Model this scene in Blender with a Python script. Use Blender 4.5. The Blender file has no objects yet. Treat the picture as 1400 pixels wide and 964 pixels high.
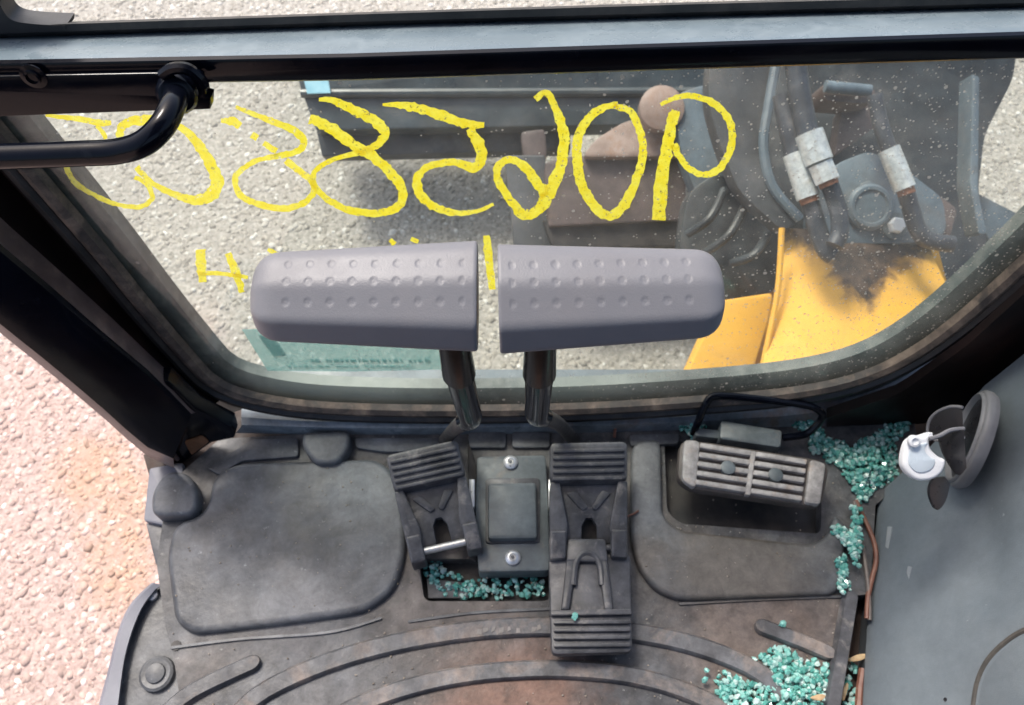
import bpy, bmesh, math, random
import numpy as np
from mathutils import Vector, noise
from mathutils.geometry import tessellate_polygon
R = random.Random(7)
sc = bpy.context.scene
C = sc.collection

# ------------------------------------------------------------------ camera
FPX, PITCH, CAMZ = 1100.0, math.radians(60), 1.0
cam = bpy.data.objects.new('camera', bpy.data.cameras.new('camera')); C.objects.link(cam)
cam.location = (0, 0, CAMZ); cam.rotation_euler = (math.pi/2-PITCH, 0, 0)
cam.data.sensor_width = 36; cam.data.lens = FPX/1400*36
cam.data.clip_start = .02; cam.data.clip_end = 500
cam.data.dof.use_dof = True; cam.data.dof.focus_distance = .56; cam.data.dof.aperture_fstop = 15
sc.camera = cam
# ------------------------------------------------------------------ light
SUN_EL, SUN_AZ = math.radians(58), math.radians(-38)       # azimuth from +y towards +x
w = bpy.data.worlds.new('World'); sc.world = w; w.use_nodes = True
wn = w.node_tree.nodes; bg = wn['Background']
sky = wn.new('ShaderNodeTexSky'); sky.sky_type = 'NISHITA'; sky.sun_disc = False
sky.sun_elevation = SUN_EL; sky.sun_rotation = SUN_AZ
sky.air_density = 1.0; sky.dust_density = 5.0; sky.ozone_density = 1.0
w.node_tree.links.new(sky.outputs[0], bg.inputs[0]); bg.inputs[1].default_value = .10
sl = bpy.data.lights.new('sun', 'SUN'); sl.energy = 1.4; sl.angle = math.radians(14); sl.color = (1, .95, .88)
so = bpy.data.objects.new('sun', sl); C.objects.link(so)
sd = Vector((math.sin(SUN_AZ)*math.cos(SUN_EL), math.cos(SUN_AZ)*math.cos(SUN_EL), math.sin(SUN_EL)))
so.rotation_euler = sd.to_track_quat('Z', 'Y').to_euler(); so.location = (0, 0, 5)
sc.view_settings.view_transform = 'Standard'; sc.view_settings.look = 'None'
sc.view_settings.exposure = 1.5; sc.view_settings.gamma = 1

# ------------------------------------------------------------------ helpers
CP, SP = math.cos(PITCH), math.sin(PITCH)
W0, WS = .46, .17                    # front window plane: y = W0 + WS*z
WN = Vector((0, -1, WS)).normalized()
def ray(u, v):
    dx, dy = (u-700)/FPX, (482-v)/FPX
    return Vector((dx, CP+dy*SP, -SP+dy*CP))
def U(u, v, z=None, h=None, d=None, y=None, pl=None):
    r = ray(u, v); o = Vector((0, 0, CAMZ))
    if z is not None: t = (z-CAMZ)/r.z
    elif d is not None: t = d
    elif y is not None: t = y/r.y
    elif pl is not None: t = (pl[0]-o).dot(pl[1])/r.dot(pl[1])
    else: t = (Vector((0, W0, 0))+WN*h-o).dot(WN)/r.dot(WN)
    return o+r*t
def UL(pts, **k): return [U(a, b, **k) for a, b in pts]
def cat(pts, n=6, closed=False):     # Catmull-Rom
    P = [Vector(p) for p in pts]; m = len(P); out = []
    rng = range(m) if closed else range(m-1)
    for i in rng:
        if closed: a, b, c, d = P[i-1], P[i], P[(i+1) % m], P[(i+2) % m]
        else: a, b, c, d = P[max(i-1, 0)], P[i], P[i+1], P[min(i+2, m-1)]
        for k in range(n):
            t = k/n
            out.append(.5*((2*b)+(c-a)*t+(2*a-5*b+4*c-d)*t*t+(3*b-a-3*c+d)*t**3))
    if not closed: out.append(P[-1])
    return out
def resample(pts, n):
    P = [Vector(p) for p in pts]; L = [0]
    for a, b in zip(P, P[1:]): L.append(L[-1]+(b-a).length)
    out = []; j = 0
    for k in range(n):
        s = L[-1]*k/(n-1)
        while j < len(L)-2 and L[j+1] < s: j += 1
        out.append(P[j].lerp(P[j+1], (s-L[j])/max(L[j+1]-L[j], 1e-9)))
    return out
def rnd(pts, r, n=4):                # round the corners of a closed outline (2D or 3D)
    P = [Vector(p) for p in pts]; out = []
    for i, p in enumerate(P):
        a, b = P[i-1]-p, P[(i+1) % len(P)]-p
        ra = min(r, a.length*.45, b.length*.45)
        A, B = p+a.normalized()*ra, p+b.normalized()*ra
        for k in range(n+1):
            t = k/n; out.append(A*(1-t)**2+p*2*t*(1-t)+B*t*t)
    return out
class MB:
    def __init__(s): s.v = []; s.f = []
    def add(s, vs, fs):
        o = len(s.v); s.v += [tuple(p) for p in vs]; s.f += [tuple(i+o for i in f) for f in fs]
    def loft(s, rows, closed=False, caps=False):
        n = len(rows[0]); vs = [p for r in rows for p in r]; fs = []
        for i in range(len(rows)-1):
            for j in range(n if closed else n-1):
                k = (j+1) % n
                fs.append((i*n+j, i*n+k, (i+1)*n+k, (i+1)*n+j))
        if caps: fs += [tuple(reversed(range(n))), tuple(range((len(rows)-1)*n, len(rows)*n))]
        s.add(vs, fs); return s
    def prism(s, top, down, bev=0, seg=2):
        top = [Vector(p) for p in top]; c = sum(top, Vector())/len(top); down = Vector(down)
        nrm = sum(((a-c).cross(b-c) for a, b in zip(top, top[1:]+top[:1])), Vector())
        if nrm.dot(down) > 0: top = top[::-1]; nrm = -nrm
        nrm.normalize(); n = len(top); rows = []
        if bev:
            for k in range(seg+1):
                a = math.pi/2*k/seg
                rows.append(inset([p+down.normalized()*bev*(1-math.sin(a)) for p in top], nrm, bev*(1-math.cos(a))))
            rows = rows[::-1]
            rows = [inset([p for p in top], nrm, bev)]+[inset([p+down.normalized()*bev*(1-math.cos(math.pi/2*k/seg)) for p in top], nrm, bev*(1-math.sin(math.pi/2*k/seg))) for k in range(1, seg+1)]
        else: rows = [top]
        rows.append([p+down for p in top])
        vs = [p for r in rows for p in r]; fs = []
        fs += ngon(rows[0], 0)
        for i in range(len(rows)-1):
            for j in range(n):
                k = (j+1) % n; fs.append((i*n+j, (i+1)*n+j, (i+1)*n+k, i*n+k))
        o = (len(rows)-1)*n
        fs += [tuple(reversed([q+o for q in f])) for f in ngon(rows[-1], 0)]
        s.add(vs, fs); return s
    def tube(s, path, rad, seg=12, caps=True):
        P = [Vector(p) for p in path]; n = len(P)
        rr = rad if isinstance(rad, (list, tuple)) else [rad]*n
        rows = []; ref = None
        for i, p in enumerate(P):
            t = (P[min(i+1, n-1)]-P[max(i-1, 0)]).normalized()
            if ref is None:
                ref = t.orthogonal().normalized()
            ref = (ref-t*ref.dot(t)).normalized(); b = t.cross(ref)
            rows.append([p+(ref*math.cos(a)+b*math.sin(a))*rr[i] for a in [2*math.pi*k/seg for k in range(seg)]])
        s.loft(rows, True, caps); return s
    def lathe(s, prof, o, ax, seg=20):
        ax = Vector(ax).normalized(); e = ax.orthogonal().normalized(); b = ax.cross(e); o = Vector(o)
        rows = [[o+ax*h+(e*math.cos(a)+b*math.sin(a))*max(r, 1e-5) for a in [2*math.pi*k/seg for k in range(seg)]] for r, h in prof]
        s.loft(rows, True, True); return s
    def box(s, c, sx, sy, sz, rot=None):
        c = Vector(c); vs = []
        for x in (-1, 1):
            for y in (-1, 1):
                for z in (-1, 1):
                    p = Vector((x*sx/2, y*sy/2, z*sz/2))
                    if rot: p = rot @ p
                    vs.append(c+p)
        s.add(vs, [(0, 1, 3, 2), (4, 6, 7, 5), (0, 4, 5, 1), (2, 3, 7, 6), (0, 2, 6, 4), (1, 5, 7, 3)]); return s
    def mesh(s, name, m, ang=35, smooth=True):
        me = bpy.data.meshes.new(name); me.from_pydata(s.v, [], s.f); me.validate()
        bm = bmesh.new(); bm.from_mesh(me); bmesh.ops.recalc_face_normals(bm, faces=bm.faces); bm.to_mesh(me); bm.free()
        if smooth:
            me.polygons.foreach_set('use_smooth', [True]*len(me.polygons)); me.set_sharp_from_angle(angle=math.radians(ang))
        if m: me.materials.append(m)
        return me
    def build(s, name, m, parent=None, **k): return obj(name, s.mesh(name, m, **k), parent)
def ngon(pts, off):
    tris = tessellate_polygon([[Vector(p) for p in pts]])
    # orientation is repaired by recalc_face_normals
    return [tuple(i+off for i in t) for t in tris] if len(pts) > 4 else [tuple(range(off, off+len(pts)))]
def inset(top, nrm, d):
    n = len(top); out = []
    for i, p in enumerate(top):
        a = (p-top[i-1]); b = (top[(i+1) % n]-p)
        if a.length < 1e-7: a = b
        if b.length < 1e-7: b = a
        na, nb = nrm.cross(a).normalized(), nrm.cross(b).normalized()
        m = (na+nb); l = m.length
        out.append(p+(m/l*(d/max(l/2, .5)) if l > 1e-6 else Vector()))
    return out
def obj(name, me, parent=None):
    o = bpy.data.objects.new(name, me); C.objects.link(o)
    if parent:
        o.parent = parent
        wp = world_loc(parent); o.matrix_parent_inverse = mtx(-wp) if parent.type == 'EMPTY' else mtx(Vector())
    return o
from mathutils import Matrix
def mtx(v): return Matrix.Translation(v)
def world_loc(o): return Vector(o.location) if not o.parent else Vector()
def tag(o, label, cat_, group=None, kind=None):
    if label: o['label'] = label
    if cat_: o['category'] = cat_
    if group: o['group'] = group
    if kind: o['kind'] = kind
    return o
def thing(name, loc, label, cat_, group=None):
    o = bpy.data.objects.new(name, None); C.objects.link(o); o.location = loc; o.empty_display_size = .05
    return tag(o, label, cat_, group)

# ------------------------------------------------------------------ materials
def nt(name):
    m = bpy.data.materials.new(name); m.use_nodes = True; t = m.node_tree
    return m, t, t.nodes, t.links, t.nodes['Principled BSDF']
def tnoise(t, vec, scale, detail=6, rough=.6, dist=0):
    n = t.nodes.new('ShaderNodeTexNoise'); n.inputs['Scale'].default_value = scale; n.inputs['Detail'].default_value = detail
    n.inputs['Roughness'].default_value = rough; n.inputs['Distortion'].default_value = dist
    t.links.new(vec, n.inputs['Vector']); return n.outputs['Fac']
def ramp(t, fac, a, b, ca=(0, 0, 0, 1), cb=(1, 1, 1, 1)):
    r = t.nodes.new('ShaderNodeValToRGB'); e = r.color_ramp.elements
    e[0].position = a; e[1].position = b; e[0].color = ca; e[1].color = cb
    t.links.new(fac, r.inputs[0]); return r.outputs[0]
def mixc(t, fac, a, b):
    m = t.nodes.new('ShaderNodeMix'); m.data_type = 'RGBA'
    for s, x in ((m.inputs[0], fac), (m.inputs[6], a), (m.inputs[7], b)):
        if isinstance(x, (int, float)): s.default_value = x
        elif isinstance(x, tuple): s.default_value = x if len(x) == 4 else x+(1,)
        else: t.links.new(x, s)
    return m.outputs[2]
def math_(t, op, a, b=0.0, c=None, clamp=False):
    m = t.nodes.new('ShaderNodeMath'); m.operation = op; m.use_clamp = clamp
    for i, x in enumerate((a, b) if c is None else (a, b, c)):
        if isinstance(x, (int, float)): m.inputs[i].default_value = x
        else: t.links.new(x, m.inputs[i])
    return m.outputs[0]
def coords(t):
    return t.nodes.new('ShaderNodeTexCoord').outputs['Object']
def gauss(t, vec, p, r):             # soft spot at point p, radius r, in object space
    d = t.nodes.new('ShaderNodeVectorMath'); d.operation = 'DISTANCE'; t.links.new(vec, d.inputs[0]); d.inputs[1].default_value = tuple(p)
    mr = t.nodes.new('ShaderNodeMapRange'); mr.interpolation_type = 'SMOOTHSTEP'
    t.links.new(d.outputs['Value'], mr.inputs[0]); mr.inputs[1].default_value = 0; mr.inputs[2].default_value = r
    mr.inputs[3].default_value = 1; mr.inputs[4].default_value = 0
    return mr.outputs[0]
def surf(name, c1, c2, scale=12, ra=.4, rb=.6, bump=.1, bscale=400, dust=None, dscale=6, dlo=.5, dhi=.75, metal=0, spec=.5, spots=(), fine=None, grit=0, gscale=55):
    m, t, N, L, p = nt(name); v = coords(t)
    n1 = tnoise(t, v, scale); col = mixc(t, ramp(t, n1, .38, .64), c1, c2)
    if fine:
        n3 = tnoise(t, v, fine[1], 3, .7); col = mixc(t, ramp(t, n3, fine[2], fine[3]), col, fine[0])
    d = None
    if dust:
        n2 = tnoise(t, v, dscale, 9, .68, .4); d = ramp(t, n2, dlo, dhi); col = mixc(t, d, col, dust)
    for (pt, r, c, k) in spots:
        n4 = tnoise(t, v, 30, 8, .7); g = gauss(t, v, pt, r)
        f = math_(t, 'MULTIPLY', ramp(t, math_(t, 'ADD', g, math_(t, 'MULTIPLY', math_(t, 'SUBTRACT', n4, .5), .9)), .2, .75), k)
        col = mixc(t, f, col, c)
    if grit:
        gg = ramp(t, tnoise(t, v, gscale, 12, .78, .3), .34, .68, (1-grit,)*3+(1,), (1+grit,)*3+(1,))
        mm = N.new('ShaderNodeMix'); mm.data_type = 'RGBA'; mm.blend_type = 'MULTIPLY'; mm.inputs[0].default_value = 1
        L.new(col, mm.inputs[6]); L.new(gg, mm.inputs[7]); col = mm.outputs[2]
    L.new(col, p.inputs['Base Color'])
    rr = t.nodes.new('ShaderNodeMapRange'); L.new(tnoise(t, v, scale*3), rr.inputs[0]); rr.inputs[1].default_value = .3; rr.inputs[2].default_value = .7
    rr.inputs[3].default_value = ra; rr.inputs[4].default_value = rb
    if d is not None:
        L.new(math_(t, 'ADD', rr.outputs[0], math_(t, 'MULTIPLY', d, .25), clamp=True), p.inputs['Roughness'])
    else: L.new(rr.outputs[0], p.inputs['Roughness'])
    p.inputs['Metallic'].default_value = metal; p.inputs['Specular IOR Level'].default_value = spec
    if bump:
        b = t.nodes.new('ShaderNodeBump'); b.inputs['Strength'].default_value = bump; b.inputs['Distance'].default_value = .001
        L.new(tnoise(t, v, bscale, 4), b.inputs['Height']); L.new(b.outputs[0], p.inputs['Normal'])
    return m
DUST = (.17, .145, .125)
mMat = surf('rubber_mat', (.034, .034, .037), (.085, .088, .096), 11, .40, .62, .5, 170, dust=(.165, .148, .138), dscale=9, dlo=.46, dhi=.72,
            spots=[(U(700, 985, z=0), .17, (.155, .080, .055), .85), (U(1050, 900, z=0), .18, (.14, .10, .08), .6), (U(620, 830, z=0), .16, (.11, .085, .072), .5), (U(420, 900, z=0), .14, (.10, .105, .115), .5)],
            fine=((.24, .24, .23), 120, .64, .74), grit=0.5, gscale=45)
mPad = surf('rubber_pad', (.040, .042, .047), (.115, .122, .134), 9, .38, .56, .5, 150, dust=(.19, .195, .20), dscale=8, dlo=.47, dhi=.80,
            spots=[(U(1010, 780, z=0), .17, (.115, .10, .085), .8), (U(880, 760, z=0), .05, (.13, .11, .095), .6), (U(420, 838, z=0), .10, (.21, .21, .215), .55), (U(330, 850, z=0), .07, (.20, .195, .19), .5), (U(500, 660, z=0), .09, (.15, .165, .175), .5)], fine=((.26, .27, .28), 110, .66, .75), grit=0.38, gscale=40)  # pale spots along the left pad's lower edge: painted highlight and scuffs
mRib = surf('rubber_rib', (.055, .055, .060), (.125, .128, .138), 18, .42, .62, .4, 200, dust=(.25, .20, .17), dscale=17, dlo=.47, dhi=.68, grit=0.42, gscale=60)
mPocket = surf('pocket_rubber_and_shade', (.014, .014, .015), (.05, .042, .038), 20, .5, .7, .2, 300)  # pocket rubber; also the painted shade under the dozer arm
mPed = surf('pedal_black', (.042, .043, .048), (.088, .089, .098), 26, .36, .52, .2, 350, dust=(.27, .25, .235), dscale=30, dlo=.55, dhi=.76, grit=0.35, gscale=90)
mPlate = surf('plate_grey_steel', (.075, .09, .097), (.12, .14, .15), 20, .4, .55, .12, 400, dust=(.22, .19, .16), dscale=25, dlo=.58, dhi=.8, grit=0.22, gscale=70)
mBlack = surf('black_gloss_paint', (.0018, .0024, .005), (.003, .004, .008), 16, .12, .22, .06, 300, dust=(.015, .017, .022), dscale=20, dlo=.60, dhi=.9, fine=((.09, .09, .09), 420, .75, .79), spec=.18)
mBarTop = surf('black_paint_dust_sky_sheen', (.105, .138, .160), (.135, .172, .195), 14, .22, .34, .12, 350, dust=(.21, .25, .27), dscale=30, dlo=.50, dhi=.95, fine=((.42, .44, .45), 260, .68, .76))  # pale blue sky reflection put into the colour, along with dust
mSeal = surf('rubber_seal', (.010, .010, .011), (.022, .021, .021), 25, .35, .5, .15, 500, dust=(.085, .07, .06), dscale=14, dlo=.5, dhi=.8)
mSealB = surf('dusty_seal', (.030, .026, .024), (.075, .056, .045), 22, .5, .7, .3, 400, dust=(.22, .165, .125), dscale=25, dlo=.45, dhi=.7, grit=0.35, gscale=80)
mFrame = surf('frame_brown_black', (.006, .004, .004), (.014, .008, .007), 9, .3, .45, .1, 300, dust=(.05, .024, .018), dscale=8, dlo=.55, dhi=.85, spec=.2)
mReveal = surf('frame_brown_reflection', (.085, .062, .060), (.14, .105, .10), 12, .3, .4, .1, 300, dust=(.22, .155, .135), dscale=20, dlo=.5, dhi=.8, grit=0.25, gscale=40)  # brown reflection of the ground painted into the base colour
mSill = surf('sill_paint', (.15, .18, .205), (.22, .255, .285), 14, .25, .4, .1, 300, dust=(.22, .13, .085), dscale=12, dlo=.52, dhi=.75, grit=0.35, gscale=50)
mDoorSill = surf('door_sill_paint', (.14, .145, .175), (.19, .195, .225), 14, .4, .5, .1, 300, dust=(.10, .09, .09), dscale=20, dlo=.6, dhi=.8)
mCons = surf('console_plastic', (.112, .134, .154), (.142, .164, .182), 8, .42, .55, .25, 700, dust=(.092, .108, .125), dscale=7, dlo=.5, dhi=.9, fine=((.30, .32, .33), 90, .71, .80), grit=0.1, gscale=60)
mConsEdge = surf('console_rim', (.13, .13, .14), (.19, .19, .2), 12, .4, .5, .1, 600)
mSeam = surf('seam_dark', (.035, .033, .03), (.07, .062, .055), 40, .7, .9, .1, 400)  # dark tone of the console panel groove
mGrip = surf('grip_plastic', (.140, .142, .158), (.163, .165, .180), 10, .36, .44, .20, 1100, dust=(.155, .15, .16), dscale=14, dlo=.5, dhi=.9, spec=.33, fine=((.105, .10, .105), 300, .72, .80))
mShaft = surf('lever_black', (.002, .0024, .003), (.004, .0045, .0055), 30, .06, .12, .04, 500, dust=(.03, .03, .03), dscale=60, dlo=.64, dhi=.9, spec=.4)
mSleeve = surf('sleeve_black', (.002, .002, .0025), (.004, .004, .005), 30, .16, .24, .08, 500, spec=.25)
mLow = surf('lever_rod_dusty', (.035, .033, .034), (.07, .066, .064), 40, .45, .6, .1, 500)
mZinc = surf('zinc_steel', (.55, .56, .57), (.70, .70, .70), 60, .25, .4, .1, 700, dust=(.35, .30, .25), dscale=60, dlo=.55, dhi=.8, metal=.6)
mWhite = surf('white_plastic', (.70, .72, .74), (.78, .79, .80), 30, .3, .4, .05, 500)
mVentBlack = surf('vent_black', (.010, .010, .012), (.022, .022, .026), 30, .25, .35, .1, 500)
mSwing = surf('cast_grey', (.22, .205, .20), (.34, .32, .31), 60, .45, .6, .2, 400, dust=(.27, .19, .14), dscale=40, dlo=.56, dhi=.75, grit=0.35, gscale=80)
mSwingB = surf('pedal_body_brown', (.05, .042, .038), (.09, .075, .068), 30, .5, .65, .2, 400)
mWire = surf('wire_brown', (.13, .05, .035), (.20, .09, .06), 60, .5, .6, .1, 600)
mWireG = surf('wire_grey', (.10, .085, .08), (.15, .125, .115), 60, .5, .6, .1, 600)
mStraw = surf('straw', (.36, .24, .13), (.50, .38, .22), 80, .6, .8, .1, 500)
mRust = surf('rusty_pan', (.020, .013, .011), (.050, .028, .02), 20, .6, .8, .3, 200)
mDark = surf('dark_machine_paint', (.018, .022, .025), (.040, .048, .053), 8, .35, .5, .2, 150, dust=(.10, .095, .09), dscale=10, dlo=.52, dhi=.8, grit=0.45, gscale=20)
mBlade = surf('dozer_paint', (.035, .045, .050), (.060, .075, .082), 5, .25, .4, .1, 100, dust=(.12, .12, .115), dscale=9, dlo=.5, dhi=.85, grit=0.3, gscale=14)
mBlue = surf('blue_grey_paint', (.085, .115, .14), (.13, .165, .19), 8, .35, .5, .15, 150, dust=(.12, .11, .10), dscale=9, dlo=.5, dhi=.8, grit=0.3, gscale=25)
mGreyPl = surf('grey_casting', (.055, .058, .062), (.095, .098, .104), 6, .4, .55, .2, 150, dust=(.13, .11, .10), dscale=12, dlo=.55, dhi=.8, grit=0.3, gscale=20)
mBrown = surf('rust_plate', (.085, .062, .058), (.12, .088, .082), 8, .5, .65, .2, 150, dust=(.18, .13, .105), dscale=12, dlo=.55, dhi=.8, grit=0.4, gscale=22)
mRustB = surf('bare_rusty_steel', (.22, .15, .12), (.36, .27, .23), 14, .4, .6, .3, 150, dust=(.25, .12, .06), dscale=14, dlo=.5, dhi=.75)
mFerr = surf('plated_fitting', (.52, .55, .55), (.66, .68, .67), 60, .3, .45, .3, 300, dust=(.40, .36, .30), dscale=40, dlo=.5, dhi=.8, metal=.3, grit=0.3, gscale=80)
mRing = surf('rust_ring', (.16, .06, .03), (.25, .10, .05), 60, .6, .8, .2, 300)
mHose = surf('hydraulic_hose', (.030, .034, .042), (.055, .062, .075), 30, .35, .5, .1, 300, dust=(.11, .10, .10), dscale=30, dlo=.55, dhi=.8, grit=0.3, gscale=50)
mTag = surf('blue_tag', (.25, .50, .60), (.35, .60, .68), 40, .4, .5, .05, 300)

def yellow_boom():
    m, t, N, L, p = nt('boom_yellow'); v = coords(t)
    a = N.new('ShaderNodeAttribute'); a.attribute_name = 'stain'
    n = tnoise(t, v, 22, 9, .7, .6)
    s = ramp(t, math_(t, 'ADD', a.outputs['Fac'], math_(t, 'MULTIPLY', math_(t, 'SUBTRACT', n, .5), 1.5)), .30, .72)
    c = mixc(t, tnoise(t, v, 6), (.70, .36, .045), (.74, .41, .07))
    c = mixc(t, ramp(t, tnoise(t, v, 60, 4), .66, .78), c, (.42, .19, .03))
    c = mixc(t, math_(t, 'MULTIPLY', ramp(t, math_(t, 'ADD', a.outputs['Fac'], math_(t, 'MULTIPLY', math_(t, 'SUBTRACT', n, .5), 1.5)), .10, .6), .7), c, (.30, .17, .07))
    c = mixc(t, s, c, mixc(t, ramp(t, tnoise(t, v, 40, 6), .4, .7), (.03, .023, .02), (.13, .085, .06)))
    L.new(c, p.inputs['Base Color']); p.inputs['Roughness'].default_value = .6; p.inputs['Specular IOR Level'].default_value = .25
    return m
mBoom = yellow_boom()
def marker():
    m, t, N, L, p = nt('yellow_marker'); v = coords(t)
    n = tnoise(t, v, 120, 5, .7)
    c = mixc(t, ramp(t, n, .40, .68), (.95, .78, .015), (1.0, .92, .11))
    d = N.new('ShaderNodeBsdfDiffuse'); tr = N.new('ShaderNodeBsdfTranslucent'); L.new(c, d.inputs[0]); L.new(c, tr.inputs[0])
    mx = N.new('ShaderNodeMixShader'); mx.inputs[0].default_value = .75; L.new(d.outputs[0], mx.inputs[1]); L.new(tr.outputs[0], mx.inputs[2])
    tp = N.new('ShaderNodeBsdfTransparent'); m2 = N.new('ShaderNodeMixShader')
    a = ramp(t, tnoise(t, v, 260, 4, .7), .30, .42); L.new(a, m2.inputs[0]); L.new(tp.outputs[0], m2.inputs[1]); L.new(mx.outputs[0], m2.inputs[2])
    L.new(m2.outputs[0], N['Material Output'].inputs[0]); return m
mMark = marker()
def sheet(name, col, op, scale=200):
    m, t, N, L, p = nt(name); v = coords(t)
    tr = N.new('ShaderNodeBsdfTransparent'); d = N.new('ShaderNodeBsdfDiffuse'); tl = N.new('ShaderNodeBsdfTranslucent')
    d.inputs[0].default_value = col+(1,); tl.inputs[0].default_value = col+(1,); tr.inputs[0].default_value = (1, 1, 1, 1)
    a = N.new('ShaderNodeMixShader'); a.inputs[0].default_value = .5; L.new(d.outputs[0], a.inputs[1]); L.new(tl.outputs[0], a.inputs[2])
    b = N.new('ShaderNodeMixShader'); f = math_(t, 'MULTIPLY', ramp(t, tnoise(t, v, scale), .2, .7, (.75,)*3+(1,), (1,)*4), op)
    L.new(f, b.inputs[0]); L.new(tr.outputs[0], b.inputs[1]); L.new(a.outputs[0], b.inputs[2])
    L.new(b.outputs[0], N['Material Output'].inputs[0]); return m
mStick = sheet('sticker_film', (.36, .64, .61), .58); mStickD = sheet('sticker_print', (.20, .46, .45), .62)
def pane():
    m, t, N, L, p = nt('window_glass'); v = coords(t)
    tr = N.new('ShaderNodeBsdfTransparent'); tr.inputs[0].default_value = (.925, .955, .935, 1)
    g = N.new('ShaderNodeBsdfGlossy'); g.inputs['Roughness'].default_value = .03
    fr = N.new('ShaderNodeFresnel'); ge = N.new('ShaderNodeNewGeometry'); L.new(math_(t, 'MULTIPLY_ADD', ge.outputs['Backfacing'], 1/1.45-1.45, 1.45), fr.inputs[0])
    a = N.new('ShaderNodeMixShader'); L.new(fr.outputs[0], a.inputs[0]); L.new(tr.outputs[0], a.inputs[1]); L.new(g.outputs[0], a.inputs[2])
    d = N.new('ShaderNodeBsdfDiffuse'); d.inputs[0].default_value = (.50, .49, .46, 1)
    # dust film plus painted sky-reflection haze, heavier to the right, with mud flecks
    sx = N.new('ShaderNodeSeparateXYZ'); L.new(v, sx.inputs[0])
    mr = N.new('ShaderNodeMapRange'); L.new(sx.outputs[0], mr.inputs[0]); mr.inputs[1].default_value = -.1; mr.inputs[2].default_value = .5
    n = tnoise(t, v, 9, 9, .7, 1.0)
    film = math_(t, 'MULTIPLY', ramp(t, n, .42, .8), math_(t, 'MULTIPLY_ADD', mr.outputs[0], .11, .05))
    film = math_(t, 'ADD', film, .038)
    def flecks(scale, thr, k):
        vo = N.new('ShaderNodeTexVoronoi'); vo.inputs['Scale'].default_value = scale; L.new(v, vo.inputs['Vector'])
        vo2 = N.new('ShaderNodeSeparateColor'); L.new(vo.outputs['Color'], vo2.inputs[0])
        dd = math_(t, 'ADD', vo.outputs['Distance'], math_(t, 'MULTIPLY', math_(t, 'SUBTRACT', tnoise(t, v, scale*2.2, 3), .5), .3))
        on = math_(t, 'LESS_THAN', dd, math_(t, 'MULTIPLY', vo2.outputs[0], thr))
        keep = math_(t, 'LESS_THAN', vo2.outputs[1], math_(t, 'MULTIPLY_ADD', mr.outputs[0], k, .03))
        return math_(t, 'MULTIPLY', on, keep)
    fl = math_(t, 'MAXIMUM', math_(t, 'MULTIPLY', flecks(95, .20, .6), .55), math_(t, 'MULTIPLY', flecks(230, .26, .7), .7))
    b = N.new('ShaderNodeMixShader'); L.new(math_(t, 'MAXIMUM', film, fl), b.inputs[0]); tl = N.new('ShaderNodeBsdfTranslucent'); tl.inputs[0].default_value = (.55, .52, .47, 1); dm = N.new('ShaderNodeMixShader'); dm.inputs[0].default_value = .5
    L.new(d.outputs[0], dm.inputs[1]); L.new(tl.outputs[0], dm.inputs[2]); L.new(a.outputs[0], b.inputs[1]); L.new(dm.outputs[0], b.inputs[2])
    L.new(b.outputs[0], N['Material Output'].inputs[0]); return m
mGlass = pane()
def crumb():
    m, t, N, L, p = nt('crumbled_glass'); g = N.new('ShaderNodeNewGeometry')
    r = N.new('ShaderNodeValToRGB'); L.new(g.outputs['Random Per Island'], r.inputs[0]); e = r.color_ramp.elements
    e[0].color = (.08, .36, .315, 1); e[1].color = (.76, .93, .89, 1); e[1].position = 1
    for q, c in ((.3, (.18, .58, .51, 1)), (.6, (.32, .73, .66, 1)), (.85, (.62, .89, .84, 1))):
        k = e.new(q); k.color = c
    L.new(r.outputs[0], p.inputs['Base Color']); p.inputs['Roughness'].default_value = .04; p.inputs['Transmission Weight'].default_value = .45
    p.inputs['IOR'].default_value = 1.5; p.inputs['Coat Weight'].default_value = .5; p.inputs['Coat Roughness'].default_value = .05
    return m
mCrumb = crumb()
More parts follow.
